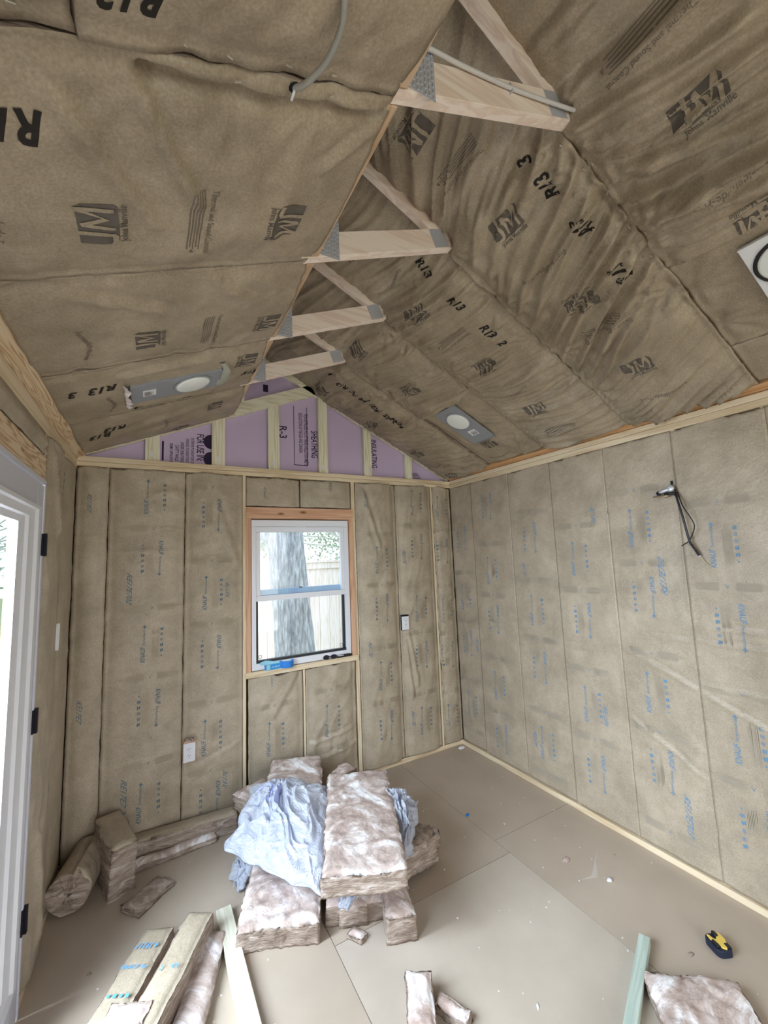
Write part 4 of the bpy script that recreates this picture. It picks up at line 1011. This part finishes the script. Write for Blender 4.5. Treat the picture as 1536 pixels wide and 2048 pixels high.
for s in (-1, 1):
    bm = bmesh.new(); add_lathe(bm, [(.018, -.002), (.020, 0), (.018, .002)], 16, (0, 0, 0), 0, Matrix.Translation((s*.030, 0, .018)) @ Matrix.Rotation(math.radians(75), 4, 'X') @ Matrix.Diagonal((1.25, .85, 1, 1))); bobj('lens', bm, BLACKM, sg)
    bm = bmesh.new(); add_tube(bm, smooth_path([(s*.055, -.01, .014), (s*.03, .02, .006), (-s*.03, .026, .004)]), .003, 6); bobj('temple', bm, BLACKP, sg)
kn = empty('utility_knife', (1.785, -.012, .9455), math.radians(4), 'black and grey utility knife lying at the right end of the window sill', 'tool')
bm = bmesh.new(); add_tube(bm, smooth_path([(-.065, 0, .010), (-.03, .004, .012), (.02, -.002, .013), (.068, .002, .010)]), [.005, .006, .007, .008, .009, .010, .011, .011, .011, .011, .011, .011, .011, .011, .011, .011, .010, .009, .007], 10); bobj('handle', bm, BLACKP, kn)
bm = bmesh.new(); add_box(bm, (-.055, -.012, .016), (-.01, .006, .021)); bobj('slider', bm, STEEL, kn)

# ------------------------------------------------------------------ door in the left wall
dr = empty('door_1', (0, DY0, 0), kind='structure')
DI = Matrix.Translation((0, -DY0, 0))
def dbox(name, boxes, mat, bevel=.002, parent=None):
    bm = bmesh.new()
    for lo, hi in boxes: add_box(bm, lo, hi)
    o = bobj(name, bm, mat, dr if parent is None else parent, bevel=bevel)
    if parent is None: o.matrix_parent_inverse = DI
    return o
ya, yb = DY0-.002, DY1
dbox('door_jamb', [((-.10, ya-.020, 0), (.010, ya, DZ)), ((-.10, yb, 0), (.010, yb+.02, DZ)), ((-.10, yb+.0205, DZ-.022), (.010, ya-.0205, DZ))], DOORW)
pa, pb = ya-.024, (ya+yb)/2+.02
for i, (p0, p1) in enumerate(((pa, pb), ((ya+yb)/2-.02, yb+.024))):
    top = DZ-.026
    leaf = dbox('door_leaf', [((-.040, p0-.105, .01), (.006, p0, top)), ((-.040, p1, .01), (.006, p1+.105, top)), ((-.040, p1+.1055, top-.105), (.006, p0-.1055, top)), ((-.040, p1+.1055, .01), (.006, p0-.1055, .20))], DOORW)
    g0, g1, gz0, gz1 = p0-.105, p1+.105, .20, top-.105
    g0 = p0-.115; g1 = p1+.115
    bm = bmesh.new()
    prof = [(0, .006), (.006, .024), (.040, .024), (.052, .014), (.120, .010), (.132, .0), (.190, -.006), (.190, -.030), (0, -.030)]   # inset from the edge, height toward the room
    def corner(ins, hx): return [(hx, g0-ins, gz0+ins*.42), (hx, g1+ins, gz0+ins*.42), (hx, g1+ins, gz1-ins*.42), (hx, g0-ins, gz1-ins*.42)]
    rings = [[bm.verts.new(p) for p in corner(a_, b_)] for a_, b_ in prof]
    for q in range(len(rings)):
        ra, rb_ = rings[q], rings[(q+1) % len(rings)]
        for c_ in range(4): bm.faces.new((ra[c_], ra[(c_+1) % 4], rb_[(c_+1) % 4], rb_[c_]))
    bd = bobj('glazing_bead', bm, WHITEV, dr); bd.matrix_parent_inverse = DI
    dbox('glass_pane', [((-.020, g1+.185, gz0+.075), (-.016, g0-.185, gz1-.075))], DGLASS, 0)
for z in (1.84, 1.10, .34, ):
    bm = bmesh.new(); add_box(bm, (.006, ya-.024, z-.048), (.012, ya+.0, z+.048)); add_box(bm, (.006, ya-.008, z-.050), (.022, ya+.010, z+.050))
    o = bobj('hinge', bm, BLACKM, dr, bevel=.001); o.matrix_parent_inverse = DI
# ------------------------------------------------------------------ glass wool pieces
def wool(name, label, L, Wd, T, loc, rz=0, tilt=(0, 0), amp=.014, seed=0, mats=None, group=None, cell=.022, paper=None, bend=None, prints=()):
    """a block of glass wool: rounded box with fluffy displaced skin; local x along its length"""
    n = [max(3, int(L/cell)), max(3, int(Wd/cell)), max(3, int(T/cell))]
    bm = bmesh.new(); bmesh.ops.create_cube(bm, size=1)
    me = bpy.data.meshes.new('tmp')
    bm.free()
    grid = {}; V = []; F = []; FM = []
    def vid(i, j, k):
        if (i, j, k) not in grid: grid[(i, j, k)] = len(V); V.append((i/n[0]-.5, j/n[1]-.5, k/n[2]))
        return grid[(i, j, k)]
    for ax in range(3):
        o1, o2 = [a for a in range(3) if a != ax]
        for side in (0, 1):
            for p in range(n[o1]):
                for q in range(n[o2]):
                    c = []
                    for dp, dq in ((0, 0), (1, 0), (1, 1), (0, 1)):
                        idx = [0, 0, 0]; idx[ax] = side*n[ax]; idx[o1] = p+dp; idx[o2] = q+dq; c.append(vid(*idx))
                    if (side == 0) ^ (ax == 1): c = c[::-1]
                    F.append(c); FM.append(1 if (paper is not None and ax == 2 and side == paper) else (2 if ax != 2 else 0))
    V = np.array(V)*[L, Wd, T]
    X = V.copy()
    ez = np.minimum(np.minimum(L/2-np.abs(V[:, 0]), Wd/2-np.abs(V[:, 1])), 1)
    s = seed*13.7
    d = .7*np.stack([noise3(V*6+s), noise3(V*6+s+40), noise3(V*6+s+80)], -1)+.35*np.stack([noise3(V*22+s), noise3(V*22+s+40), noise3(V*22+s+80)], -1)+.35*np.stack([noise3(V*60+s), noise3(V*60+s+40), noise3(V*60+s+80)], -1)
    mask = np.ones(len(V))
    if paper is not None: mask = np.where(np.abs(V[:, 2]-paper*T) < 1e-6, .25, 1.0)
    top = (V[:, 2] > T*.95)
    X += d*amp*mask[:, None]*np.array([1.0, 1.0, .9])
    # round the upper edges
    rr = .03
    X[:, 2] -= np.where(top, rr*.5*np.clip(1-ez/rr, 0, 1)**2, 0)
    X[:, 2] = np.where(V[:, 2] < 1e-6, np.maximum(X[:, 2]*.3, .001), X[:, 2])
    if bend is not None: X = bend(X, V)
    bpy.data.meshes.remove(me)
    o = mobj(name, X, F, [mats or FIBER, KRAFT2, FIBERD], None, FM, smooth=True)
    o.location = loc; o.rotation_euler = (tilt[0], tilt[1], rz)
    if label: tag(o, label, 'insulation', group)
    return o, X, V, n
GP = 'loose pieces of insulation on the floor'
def rz(ax, ay, bx_, by): return math.atan2(by-ay, bx_-ax)
A = math.atan2(-.80, -.345)   # direction of the slabs toward the viewer
# core of the pile
wool('insulation_piece', 'brown insulation batt buried at the bottom of the pile', .62, .36, .10, (1.47, -.90, 0), A, seed=1, group=GP)
wool('insulation_piece', 'brown insulation batt second from the bottom of the pile', .60, .36, .09, (1.45, -.84, .098), A+.05, seed=2, group=GP)
wool('insulation_piece', 'brown insulation batt under the big top slab', .58, .34, .09, (1.46, -.85, .190), A-.04, seed=3, group=GP)
wool('insulation_piece', 'big pale insulation slab lying on top of the pile', .86, .375, .095, (1.432, -.995, .285), A, amp=.013, seed=4, group=GP, cell=.012)
wool('insulation_piece', 'insulation slab at the back of the pile under the window', .60, .345, .09, (1.245, -.41, .262), A+.04, (0, 0), seed=5, group=GP, cell=.014)
wool('insulation_piece', 'insulation batt supporting the back of the pile', .58, .33, .235, (1.215, -.43, 0), A+.04, (0, 0), seed=6, group=GP)
wool('insulation_piece', 'large insulation slab on the floor in front of the plastic bag', .62, .37, .105, (1.075, -.815, 0), math.atan2(-.36, -.15), seed=7, amp=.018, group=GP, cell=.013)
wool('insulation_piece', 'narrow upright insulation offcut at the front of the pile', .26, .135, .125, (1.49, -1.25, 0), A+.03, seed=8, amp=.012, group=GP, cell=.013)
wool('insulation_piece', 'dark insulation offcut wedged under the front of the big slab', .20, .13, .10, (1.33, -1.09, 0), A, seed=9, amp=.012, group=GP)
wool('insulation_piece', 'dark brown insulation chunk poking out right of the pile', .34, .20, .15, (1.705, -1.02, .02), A-.9, (.15, -.1), seed=10, amp=.030, group=GP, mats=FIBERD, cell=.014)
wool('insulation_piece', 'small insulation tuft behind the plastic bag on the left', .22, .13, .10, (1.035, -.20, .165), .4, seed=11, amp=.025, group=GP)
wool('insulation_piece', 'insulation scrap standing behind the top slab', .13, .12, .36, (1.56, -.47, 0), .4, seed=12, amp=.025, group=GP)
wool('insulation_piece', 'flat grey-brown insulation scrap alone on the floor below the rolled batt', .215, .125, .038, (.445, -.455, 0), math.radians(40), seed=13, amp=.016, group=GP, mats=FIBERD, cell=.011)
wool('insulation_piece', 'pale pink insulation strip at the bottom centre of the picture', .50, .105, .085, (1.27, -1.79, 0), math.atan2(-.45, -.27), seed=14, amp=.013, group=GP, cell=.011)
wool('insulation_piece', 'small white insulation scrap cut off by the bottom edge', .12, .05, .045, (1.458, -1.725, 0), math.radians(-62), seed=15, amp=.018, group=GP, cell=.010)
wool('insulation_piece', 'grey fluffy insulation piece at the bottom right corner', .34, .24, .05, (2.225, -2.21, 0), math.radians(-42), seed=16, amp=.018, group=GP, cell=.011)
wool('insulation_piece', 'palm-sized pale insulation lump in front of the pile', .085, .05, .028, (1.285, -1.235, 0), math.radians(-60), seed=17, amp=.010, group=GP, cell=.008)
# folded batts in the left corner
GC = 'insulation left lying in the dark left corner'
def arch(X, V):
    Y_ = X.copy(); t = (V[:, 0]+.21)/.42
    Y_[:, 2] = X[:, 2]+.05*np.sin(np.clip(t, 0, 1)*math.pi)
    return Y_
wool('insulation_piece', 'long insulation strip lying on its side along the foot of the back wall', .66, .10, .125, (.62, -.085, 0), math.radians(-3), seed=20, amp=.010, group=GC, paper=1, cell=.014)
wool('insulation_piece', 'thin insulation layer spilling out in front of the long strip', .50, .07, .05, (.57, -.165, 0), math.radians(4), seed=21, amp=.012, group=GC, cell=.014)
wool('insulation_piece', 'dark folded insulation batt leaning against the back corner', .34, .13, .29, (.275, -.205, 0), math.radians(-72), (0, .1), seed=22, amp=.018, group=GC, paper=1, cell=.014, mats=FIBERD)
rb, *_ = wool('rolled_insulation', None, .02, .02, .02, (0, 0, -.2), 0, seed=1) if False else (None,)
def roll(name, label, c, r, L, az, seed):
    """a spiral-rolled batt lying down: outer facing with a woolly spiral end"""
    bm = bmesh.new(); turns = 2.2; N = 90; w0 = L
    rs = np.random.RandomState(seed)
    prof = []
    for i in range(N+1):
        a = i/N*turns*2*math.pi; rad = r*(.30+.70*i/N)
        prof.append((rad*math.cos(a), rad*math.sin(a), a))
    th = .028
    rows = []
    M = Matrix.Translation(c) @ Matrix.Rotation(az, 4, 'Z')
    nl = 14
    for (px, pz, a) in prof:
        row = []
        for side in (0, 1):
            k = 1+(th if side else -th*.9)/max(.03, math.hypot(px, pz))
            for j in range(nl+1):
                y_ = -w0/2+w0*j/nl
                edge = .016*noise3(np.array([[a*2, j*.9, side*3.0+seed]]))[0]
                row.append(bm.verts.new(M @ Vector((px*k+edge*.5, y_+edge, r+th+pz*k+edge*.6))))
        rows.append(row)
    m = nl+1
    for i in range(N):
        A_, B_ = rows[i], rows[i+1]
        for j in range(nl):
            f = bm.faces.new((A_[j], A_[j+1], B_[j+1], B_[j])); f.material_index = 0; f.smooth = True
            f = bm.faces.new((A_[m+j], B_[m+j], B_[m+j+1], A_[m+j+1])); f.material_index = 1; f.smooth = True
        f = bm.faces.new((A_[0], B_[0], B_[m], A_[m])); f.material_index = 0
        f = bm.faces.new((A_[nl], A_[m+nl], B_[m+nl], B_[nl])); f.material_index = 0
    return tag(bobj(name, bm, [FIBERD, KRAFT2]), label, 'insulation', GC)
roll('rolled_insulation', 'loosely rolled batt lying in the dark left corner with its woolly end toward the room', (.120, -.215, .004), .080, .32, math.radians(-12), 3)

# foreground printed batts
def printed_offcut(label, L, Wd, T, loc, ang, seed, prints):
    o, X, V, n = wool('printed_batt_offcut', label, L, Wd, T, loc, ang, seed=seed, amp=.007, cell=.012, paper=1, group='printed batt offcuts in the left foreground')
    for (s, x, y, d, size, ink) in prints:
        vs, fs = text_shape(s, size, .25, .012, 1.2)
        mobj('printed_text', [(x+a*d[0]-b*d[1], y+a*d[1]+b*d[0], T+.0075) for a, b in vs], fs, ink, o)
    return o
BLUEF = solid('bright_blue_ink', srgb(92, 158, 212), .7, var=.1)
a1_ = math.atan2(-.37, -.20)
o1 = printed_offcut('faced insulation offcut printed KNAUF in blue, the left one of the foreground pair', .46, .125, .080, (.385, -.985, 0), a1_, 31,
    [('KNAUF', -.02, -.018, (0, 1), .074, BLUEF), ('Per', -.020, .040, (0, 1), .030, BLUEF), ('4.39217', -.135, .0, (0, -1), .10, BLUEF)])
# icons
for k in range(4):
    vs, fs = poly_shape([rect(-.007, -.007, .007, .007)] if k % 2 == 0 else [ngon(0, 0, .007)])
    mobj('printed_text', [(.085+a, .04-.024*k+b, .0875) for a, b in vs], fs, BLUEF, o1)
printed_offcut('faced insulation offcut with brown cut side, the right one of the foreground pair', .50, .115, .135, (.535, -1.085, 0), math.atan2(-.36, -.21), 32, [('KN', .03, .02, (0, 1), .03, BLUEF), ('2', .04, -.03, (0, 1), .012, BLUEF)])
wool('insulation_piece', 'bare insulation strip lying right of the printed foreground offcuts', .50, .12, .05, (.625, -1.13, 0), math.atan2(-.40, -.14), seed=33, amp=.012, group=GP, cell=.014)
wool('insulation_piece', 'insulation lump on the near ends of the printed offcuts', .12, .15, .05, (.375, -1.235, .105), math.atan2(-.4, -.2), seed=34, amp=.012, group=GP, cell=.012, mats=FIBER)

# ------------------------------------------------------------------ plastic bags
def bag(label, ctrl, amp, seed, prints=False, nm='plastic_bag'):
    """crumpled film: closed blob shaped by a base outline with fold noise"""
    c, rx, ry, rzz, flat, rot = ctrl
    bm = bmesh.new(); bmesh.ops.create_icosphere(bm, subdivisions=6, radius=1)
    P = np.array([v.co[:] for v in bm.verts]); s = seed*9.1
    Q = P*1.6+s
    wq = np.stack([noise3(Q*.9+5), noise3(Q*.9+25), noise3(Q*.9+45)], -1)*.8
    f = 1-np.abs(noise3((Q+wq)*1.3))*2; f2 = 1-np.abs(noise3((Q+wq)*3.1+9))*2
    rad = 1+amp*(f*.6+f2*.28+noise3(Q*8)*.08)
    P = P*rad[:, None]
    P[:, 2] = np.where(P[:, 2] < 0, P[:, 2]*flat, P[:, 2])
    P = P*[rx, ry, rzz]
    for v, p in zip(bm.verts, P): v.co = p
    for fc in bm.faces: fc.smooth = False
    o = bobj(nm, bm, BAG); o.location = c; o.rotation_euler = rot
    for pl_ in o.data.polygons: pl_.use_smooth = True
    return tag(o, label, 'plastic bag', 'plastic bags on the insulation pile'), P
def sheet_bag(label, corners, h, seed, res=70, folds=()):
    """crumpled plastic sheet: a quad patch with sharp creases, closed underneath"""
    n = res*2; a = np.linspace(0, 1, n+1)[:, None]+np.zeros((1, n+1)); b = a.T
    C = [np.array(c) for c in corners]
    P = ((1-a)*(1-b))[..., None]*C[0]+(a*(1-b))[..., None]*C[1]+(a*b)[..., None]*C[2]+((1-a)*b)[..., None]*C[3]
    bulge = (np.sin(a*math.pi)*np.sin(b*math.pi))**.55
    s = seed*5.3
    wx = noise2(a*2.2+s, b*2.2)*.5; wy = noise2(a*2.2+s+20, b*2.2)*.5
    f = (1-np.abs(noise2((a+wx)*3.2+s, (b+wy)*3.2))*2.6)*.55+(1-np.abs(noise2((a+wx)*6+s, (b+wy)*6+s))*2.6)*.32+(1-np.abs(noise2((a+wx)*13+s, (b+wy)*13+s))*2.4)*.12
    Z = h*bulge*(1+.55*f)
    P[..., 2] += Z
    P[..., 0] += .03*noise2(a*5+s+3, b*5); P[..., 1] += .03*noise2(a*5+s+63, b*5)
    idx = np.arange((n+1)**2).reshape(n+1, n+1)
    F = np.stack([idx[:-1, :-1], idx[1:, :-1], idx[1:, 1:], idx[:-1, 1:]], -1).reshape(-1, 4).tolist()
    T = P.reshape(-1, 3); B_ = T.copy(); B_[:, 2] = np.minimum(T[:, 2]-.004, T[:, 2]-.5*(Z.reshape(-1)))
    N0 = len(T); F += [[i+N0 for i in f[::-1]] for f in F]
    ring = list(idx[:, 0])+list(idx[-1, 1:])+list(idx[-2::-1, -1])+list(idx[0, -2:0:-1])
    for k in range(len(ring)):
        r0, r1 = int(ring[k]), int(ring[(k+1) % len(ring)]); F.append([r0, r0+N0, r1+N0, r1])
    o = mobj('plastic_bag', np.concatenate([T, B_]), F, BAG, None, None, smooth=True)
    tag(o, label, 'plastic bag', 'plastic bags on the insulation pile')
    return o, P
# corners: back-left, left-front, front tip, right-back
bg1, BP = sheet_bag('large crumpled pale blue-white plastic bag spilling left from under the top slab', [(1.03, -.30, .33), (.80, -.62, .20), (1.13, -1.22, .225), (1.42, -.62, .34)], .11, 3)
# faint print on the bag
n_ = 140
def on_bag(s, T): return BP[int(np.clip(s, 0, 1)*n_), int(np.clip(T, 0, 1)*n_)]
vs = []; fs = []
for (x0, y0, x1, y1) in ((.30, .18, .34, .45), (.30, .18, .58, .21), (.30, .42, .62, .45), (.42, .26, .46, .38), (.52, .24, .56, .45), (.60, .30, .64, .55), (.36, .30, .40, .40)):
    k = 10
    i0 = len(vs)
    for i in range(k+1):
        for j in range(k+1):
            q = on_bag(x0+(x1-x0)*i/k, y0+(y1-y0)*j/k); vs.append((q[0], q[1]-.001, q[2]+.003))
    for i in range(k):
        for j in range(k):
            a = i0+i*(k+1)+j; fs.append([a, a+k+1, a+k+2, a+1])
mobj('faint_print', vs, fs, BAGINK, bg1)
sheet_bag('small clear plastic wrap end trailing on the floor left of the large bag', [(.93, -.50, .10), (.83, -.56, .02), (.86, -.70, .02), (.97, -.66, .12)], .05, 8, 40)
sheet_bag('small white plastic bag sticking out right of the top slab', [(1.64, -.78, .34), (1.58, -1.18, .20), (1.60, -1.24, .24), (1.80, -.98, .30)], .10, 12, 50)
sheet_bag('white plastic corner showing under the front of the top slab', [(1.25, -1.10, .24), (1.22, -1.20, .13), (1.26, -1.22, .13), (1.38, -1.22, .235)], .012, 15, 24)

# ------------------------------------------------------------------ boards
def board(label, p0, p1, w_, t_, mat):
    p0 = Vector(p0); p1 = Vector(p1); d = p1-p0; L = d.length; ang = math.atan2(d.y, d.x)-math.pi/2
    o = box('wood_board', (-w_/2, 0, 0), (w_/2, L, t_), mat, None, .003)
    o.location = p0; o.rotation_euler = (0, 0, ang)
    return tag(o, label, 'board', 'loose boards on the floor')
board('pale knotty board on the floor in the foreground left of centre', (.772, -.775, .001), (.79, -1.75, .001), .070, .036, BOARD)
board('greenish treated board on the floor in the foreground right of centre', (2.345, -1.935, .001), (1.80, -2.16, .001), .042, .038, BOARDG)

# ------------------------------------------------------------------ tape measure
tm = empty('tape_measure', (2.585, -2.11, .0), math.radians(64), 'yellow and black tape measure on the floor by the right wall', 'tape measure')
def rr_prof(w_, h_, r, n=6):
    P = []
    for cx, cy, a0_ in ((w_/2-r, h_/2-r, 0), (-w_/2+r, h_/2-r, 90), (-w_/2+r, -h_/2+r, 180), (w_/2-r, -h_/2+r, 270)):
        for k in range(n+1):
            a = math.radians(a0_+90*k/n); P.append((cx+r*math.cos(a), cy+r*math.sin(a)))
    return P
def prism(name, P, z0, z1, mat, parent, bevel=.002):
    bm = bmesh.new(); A_ = [bm.verts.new((x, y, z0)) for x, y in P]; B_ = [bm.verts.new((x, y, z1)) for x, y in P]
    bm.faces.new(A_[::-1]); bm.faces.new(B_)
    for k in range(len(P)): bm.faces.new((A_[k], A_[(k+1) % len(P)], B_[(k+1) % len(P)], B_[k]))
    return bobj(name, bm, mat, parent, bevel=bevel)
prism('rubber_body', rr_prof(.086, .070, .022), 0, .030, NAVY, tm, .004)
cs = prism('yellow_case', [(-.040, -.004), (-.030, .010), (-.008, .012), (.010, .026), (.034, .024), (.030, .016), (.014, .012), (.006, .004), (.018, -.006), (.040, -.022), (.034, -.032), (.004, -.034), (-.024, -.020)], .029, .036, YELLOW, tm, .002)
prism('belt_clip', rr_prof(.034, .012, .005), .030, .039, BLACKP, tm).location = (-.012, .022, 0)
prism('tape_lock', rr_prof(.026, .016, .007), .030, .040, BLACKP, tm).location = (.030, -.010, 0)
prism('side_badge', rr_prof(.022, .012, .003), .034, .038, BLACKP, tm).location = (-.026, -.016, 0)

# ------------------------------------------------------------------ crumbs and lint on the floor
def crumb(label, x, y, s, mat, k, flat=.5, cat='debris', ang=0, sx_=1.0):
    bm = bmesh.new(); bmesh.ops.create_icosphere(bm, subdivisions=2, radius=1)
    P = np.array([v.co[:] for v in bm.verts]); r = 1+.5*noise3(P*1.7+k*3.3)+.3*noise3(P*4+k)
    for v, p, q in zip(bm.verts, P, r): v.co = (p[0]*q*s*sx_, p[1]*q*s, max(-.2, p[2])*q*s*flat+.2*s*flat)
    o = bobj('floor_debris', bm, mat, smooth=True); o.location = (x, y, .0); o.rotation_euler = (0, 0, ang)
    return tag(o, label, cat, 'debris scattered on the floor')
crumb('mauve insulation tuft on the floor midway to the right wall', 2.49, -1.43, .016, FIBER, 1, ang=.5, sx_=1.5)
crumb('white crumb of paper on the floor nearest the right wall base', 2.55, -1.645, .013, LABELW, 2, .8)
crumb('blue tape scrap on the floor right of the pile', 2.294, -.823, .013, TAPEB, 3, .3, ang=.4, sx_=1.3)
crumb('small white chip on the floor right of the blue tape scrap', 2.43, -1.02, .007, LABELW, 4, .4)
crumb('white insulation fluff heap in the back right corner', 2.88, -.06, .022, LINT, 5, .6, sx_=1.6)
crumb('white peg-like scrap on the floor between the boards', 1.75, -1.86, .005, LABELW, 6, .6, ang=.8, sx_=2.5)
crumb('grey fluff on the floor near the green board', 2.46, -2.06, .009, FIBERD, 7, .5, sx_=1.8)
crumb('grey fluff on the floor near the tape measure', 2.46, -2.19, .008, FIBERD, 8, .5)
crumb('brown crumb on the floor before the right wall base', 2.75, -1.55, .006, FIBERD, 9, .5)
crumb('dark crumb on the floor near the door', .23, -.78, .008, FIBERD, 10, .4)
bm = bmesh.new()
rs = np.random.RandomState(4)
for k in range(150):
    x = rs.uniform(.15, 2.9); y_ = rs.uniform(-2.3, -.1); s = rs.uniform(.0012, .0035)
    add_box(bm, (x-s*rs.uniform(.5, 1.6), y_-s, .0002), (x+s, y_+s*rs.uniform(.5, 1.5), .0018))
tag(bobj('floor_dust', bm, LINT), 'fine pale specks and chips scattered over the whole floor', 'debris', kind='stuff')
# chalky scrape mark on the floor
mobj('floor_scrape', [(2.40, -1.50, .0009), (2.47, -1.545, .0009), (2.62, -1.49, .0009), (2.75, -1.40, .0009), (2.62, -1.505, .0012), (2.50, -1.56, .0012)][0:0] or [(2.42, -1.56, .0012), (2.50, -1.575, .0012), (2.63, -1.51, .0012), (2.75, -1.45, .0012), (2.62, -1.525, .0006), (2.52, -1.60, .0006)], [(0, 1, 2, 3, 4, 5)], solid('white_scrape', srgb(196, 186, 178), .7, var=.1))
tag(bpy.data.objects['floor_scrape'], 'pale scraped streak across the floor near the right wall', 'mark')

# ------------------------------------------------------------------ outside
gd = box('ground', (-30, -30, -.35), (30, 40, -.30), GRASS); tag(gd, kind='structure')
# fence behind the building, one board at a time
FY = 4.6
fn = empty('wooden_fence', (2.6, FY, -.30), 0, 'pale board fence behind the tree, seen through the window', 'fence')
FI = Matrix.Translation((-2.6, -FY, .30))
x = -1.4; k = 0
while x < 7.2:
    o = box('fence_board', (x, FY, -.29), (x+.196, FY+.02, 1.60), FENCE, fn, .003); o.matrix_parent_inverse = FI
    x += .204; k += 1
o = box('top_rail', (-1.4, FY-.04, 1.56), (7.2, FY-.001, 1.68), FENCE, fn); o.matrix_parent_inverse = FI
o = box('cap_board', (-1.4, FY-.07, 1.681), (7.2, FY+.05, 1.72), FENCE, fn); o.matrix_parent_inverse = FI
# tree trunk
bm = bmesh.new(); N = 96; Mz = 130; rows = []
for j in range(Mz+1):
    t = j/Mz; z = -.32+4.4*t
    cx = 2.14-.075*(z-1.0)+.0; cyy = 2.6; r = .245-.012*(z-.5)+.08*math.exp(-(z+.3)*2.5)
    ang = np.linspace(0, 2*math.pi, N, endpoint=False)
    P = np.stack([np.cos(ang)*3.2, np.sin(ang)*3.2, np.full(N, z*1.1)], -1)
    d = .020*(1-np.abs(noise3(P*1.9)))+.012*noise3(P*[5, 5, 1.5])
    rows.append([bm.verts.new((cx+(r+d[i])*math.cos(ang[i]), cyy+(r+d[i])*math.sin(ang[i]), z)) for i in range(N)])
for j in range(Mz):
    for i in range(N):
        f = bm.faces.new((rows[j][i], rows[j][(i+1) % N], rows[j+1][(i+1) % N], rows[j+1][i])); f.smooth = True
bm.faces.new(rows[-1])
trk = empty('oak_tree', (2.14, 2.6, -.3), 0, 'thick grey-barked tree trunk standing just outside the window', 'tree')
o = bobj('trunk', bm, BARK, trk); o.matrix_parent_inverse = Matrix.Translation((-2.14, -2.6, .3))
bm = bmesh.new(); add_tube(bm, smooth_path([(2.0, 2.6, 1.78), (1.84, 2.65, 2.05), (1.65, 2.7, 2.25), (1.2, 2.8, 2.6)]), [.10]*5+[.085]*5+[.07]*9, 12); o = bobj('limb', bm, BARK, trk); o.matrix_parent_inverse = Matrix.Translation((-2.14, -2.6, .3))
def shrub(label, cx, cy_, cz, r, n, seed, cat='tree'):
    rs = np.random.RandomState(seed); t = empty('leafy_tree', (cx, cy_, -.3), 0, label, cat, 'trees beyond the fence')
    TI_ = Matrix.Translation((-cx, -cy_, .3))
    V = []; F = []
    for k in range(n):
        d = rs.normal(size=3); d /= np.linalg.norm(d); p = np.array([cx, cy_, cz])+d*r*[1, .6, .9]*rs.uniform(.3, 1)
        a = rs.normal(size=3); a /= np.linalg.norm(a); b = np.cross(a, rs.normal(size=3)); b /= np.linalg.norm(b)
        s = rs.uniform(.03, .07); i0 = len(V); V += [p-a*s, p+b*s*.45, p+a*s, p-b*s*.45]; F.append((i0, i0+1, i0+2, i0+3))
    o = mobj('foliage', V, F, LEAF, t); o.matrix_parent_inverse = TI_
    bm = bmesh.new()
    for k in range(26):
        d = rs.normal(size=3); d[1] *= .4; d[2] = abs(d[2])*.8+.1; d /= np.linalg.norm(d); s = Vector((cx, cy_-.2, cz-.6)); e = s+Vector(d)*r*1.2
        m = s.lerp(e, .5)+Vector(rs.normal(size=3)*.15)
        add_tube(bm, smooth_path([s, m, e], 4), [.022]*4+[.012]*5, 5)
    add_tube(bm, [(cx, cy_, -.3), (cx, cy_-.1, cz-.5)], .09, 8)
    o = bobj('branches', bm, BRANCH, t); o.matrix_parent_inverse = TI_
    return t
shrub('bushy tree beyond the fence, seen right of the trunk', 5.0, 6.5, 2.6, 1.35, 2600, 1)
shrub('bushy tree beyond the fence, seen left of the trunk', 2.0, 6.8, 2.7, 1.3, 2400, 2)
shrub('tall tree far behind the other two trees beyond the fence', 4.0, 9.0, 3.6, 2.4, 3600, 3)
shrub('tree seen through the glass door', -3.2, 5.6, 2.2, 2.2, 2600, 4)
# porch post outside the door
pp = box('porch_post', (-.92, 1.30, -.30), (-.78, 1.44, 2.9), WHITEV, None, .004); tag(pp, 'white square porch post outside the glass door', 'post')
bs = box('porch_deck', (-2.4, -3.4, -.18), (-.13, 2.4, -.04), FLOORM); tag(bs, 'pale porch deck outside the glass door', 'deck')
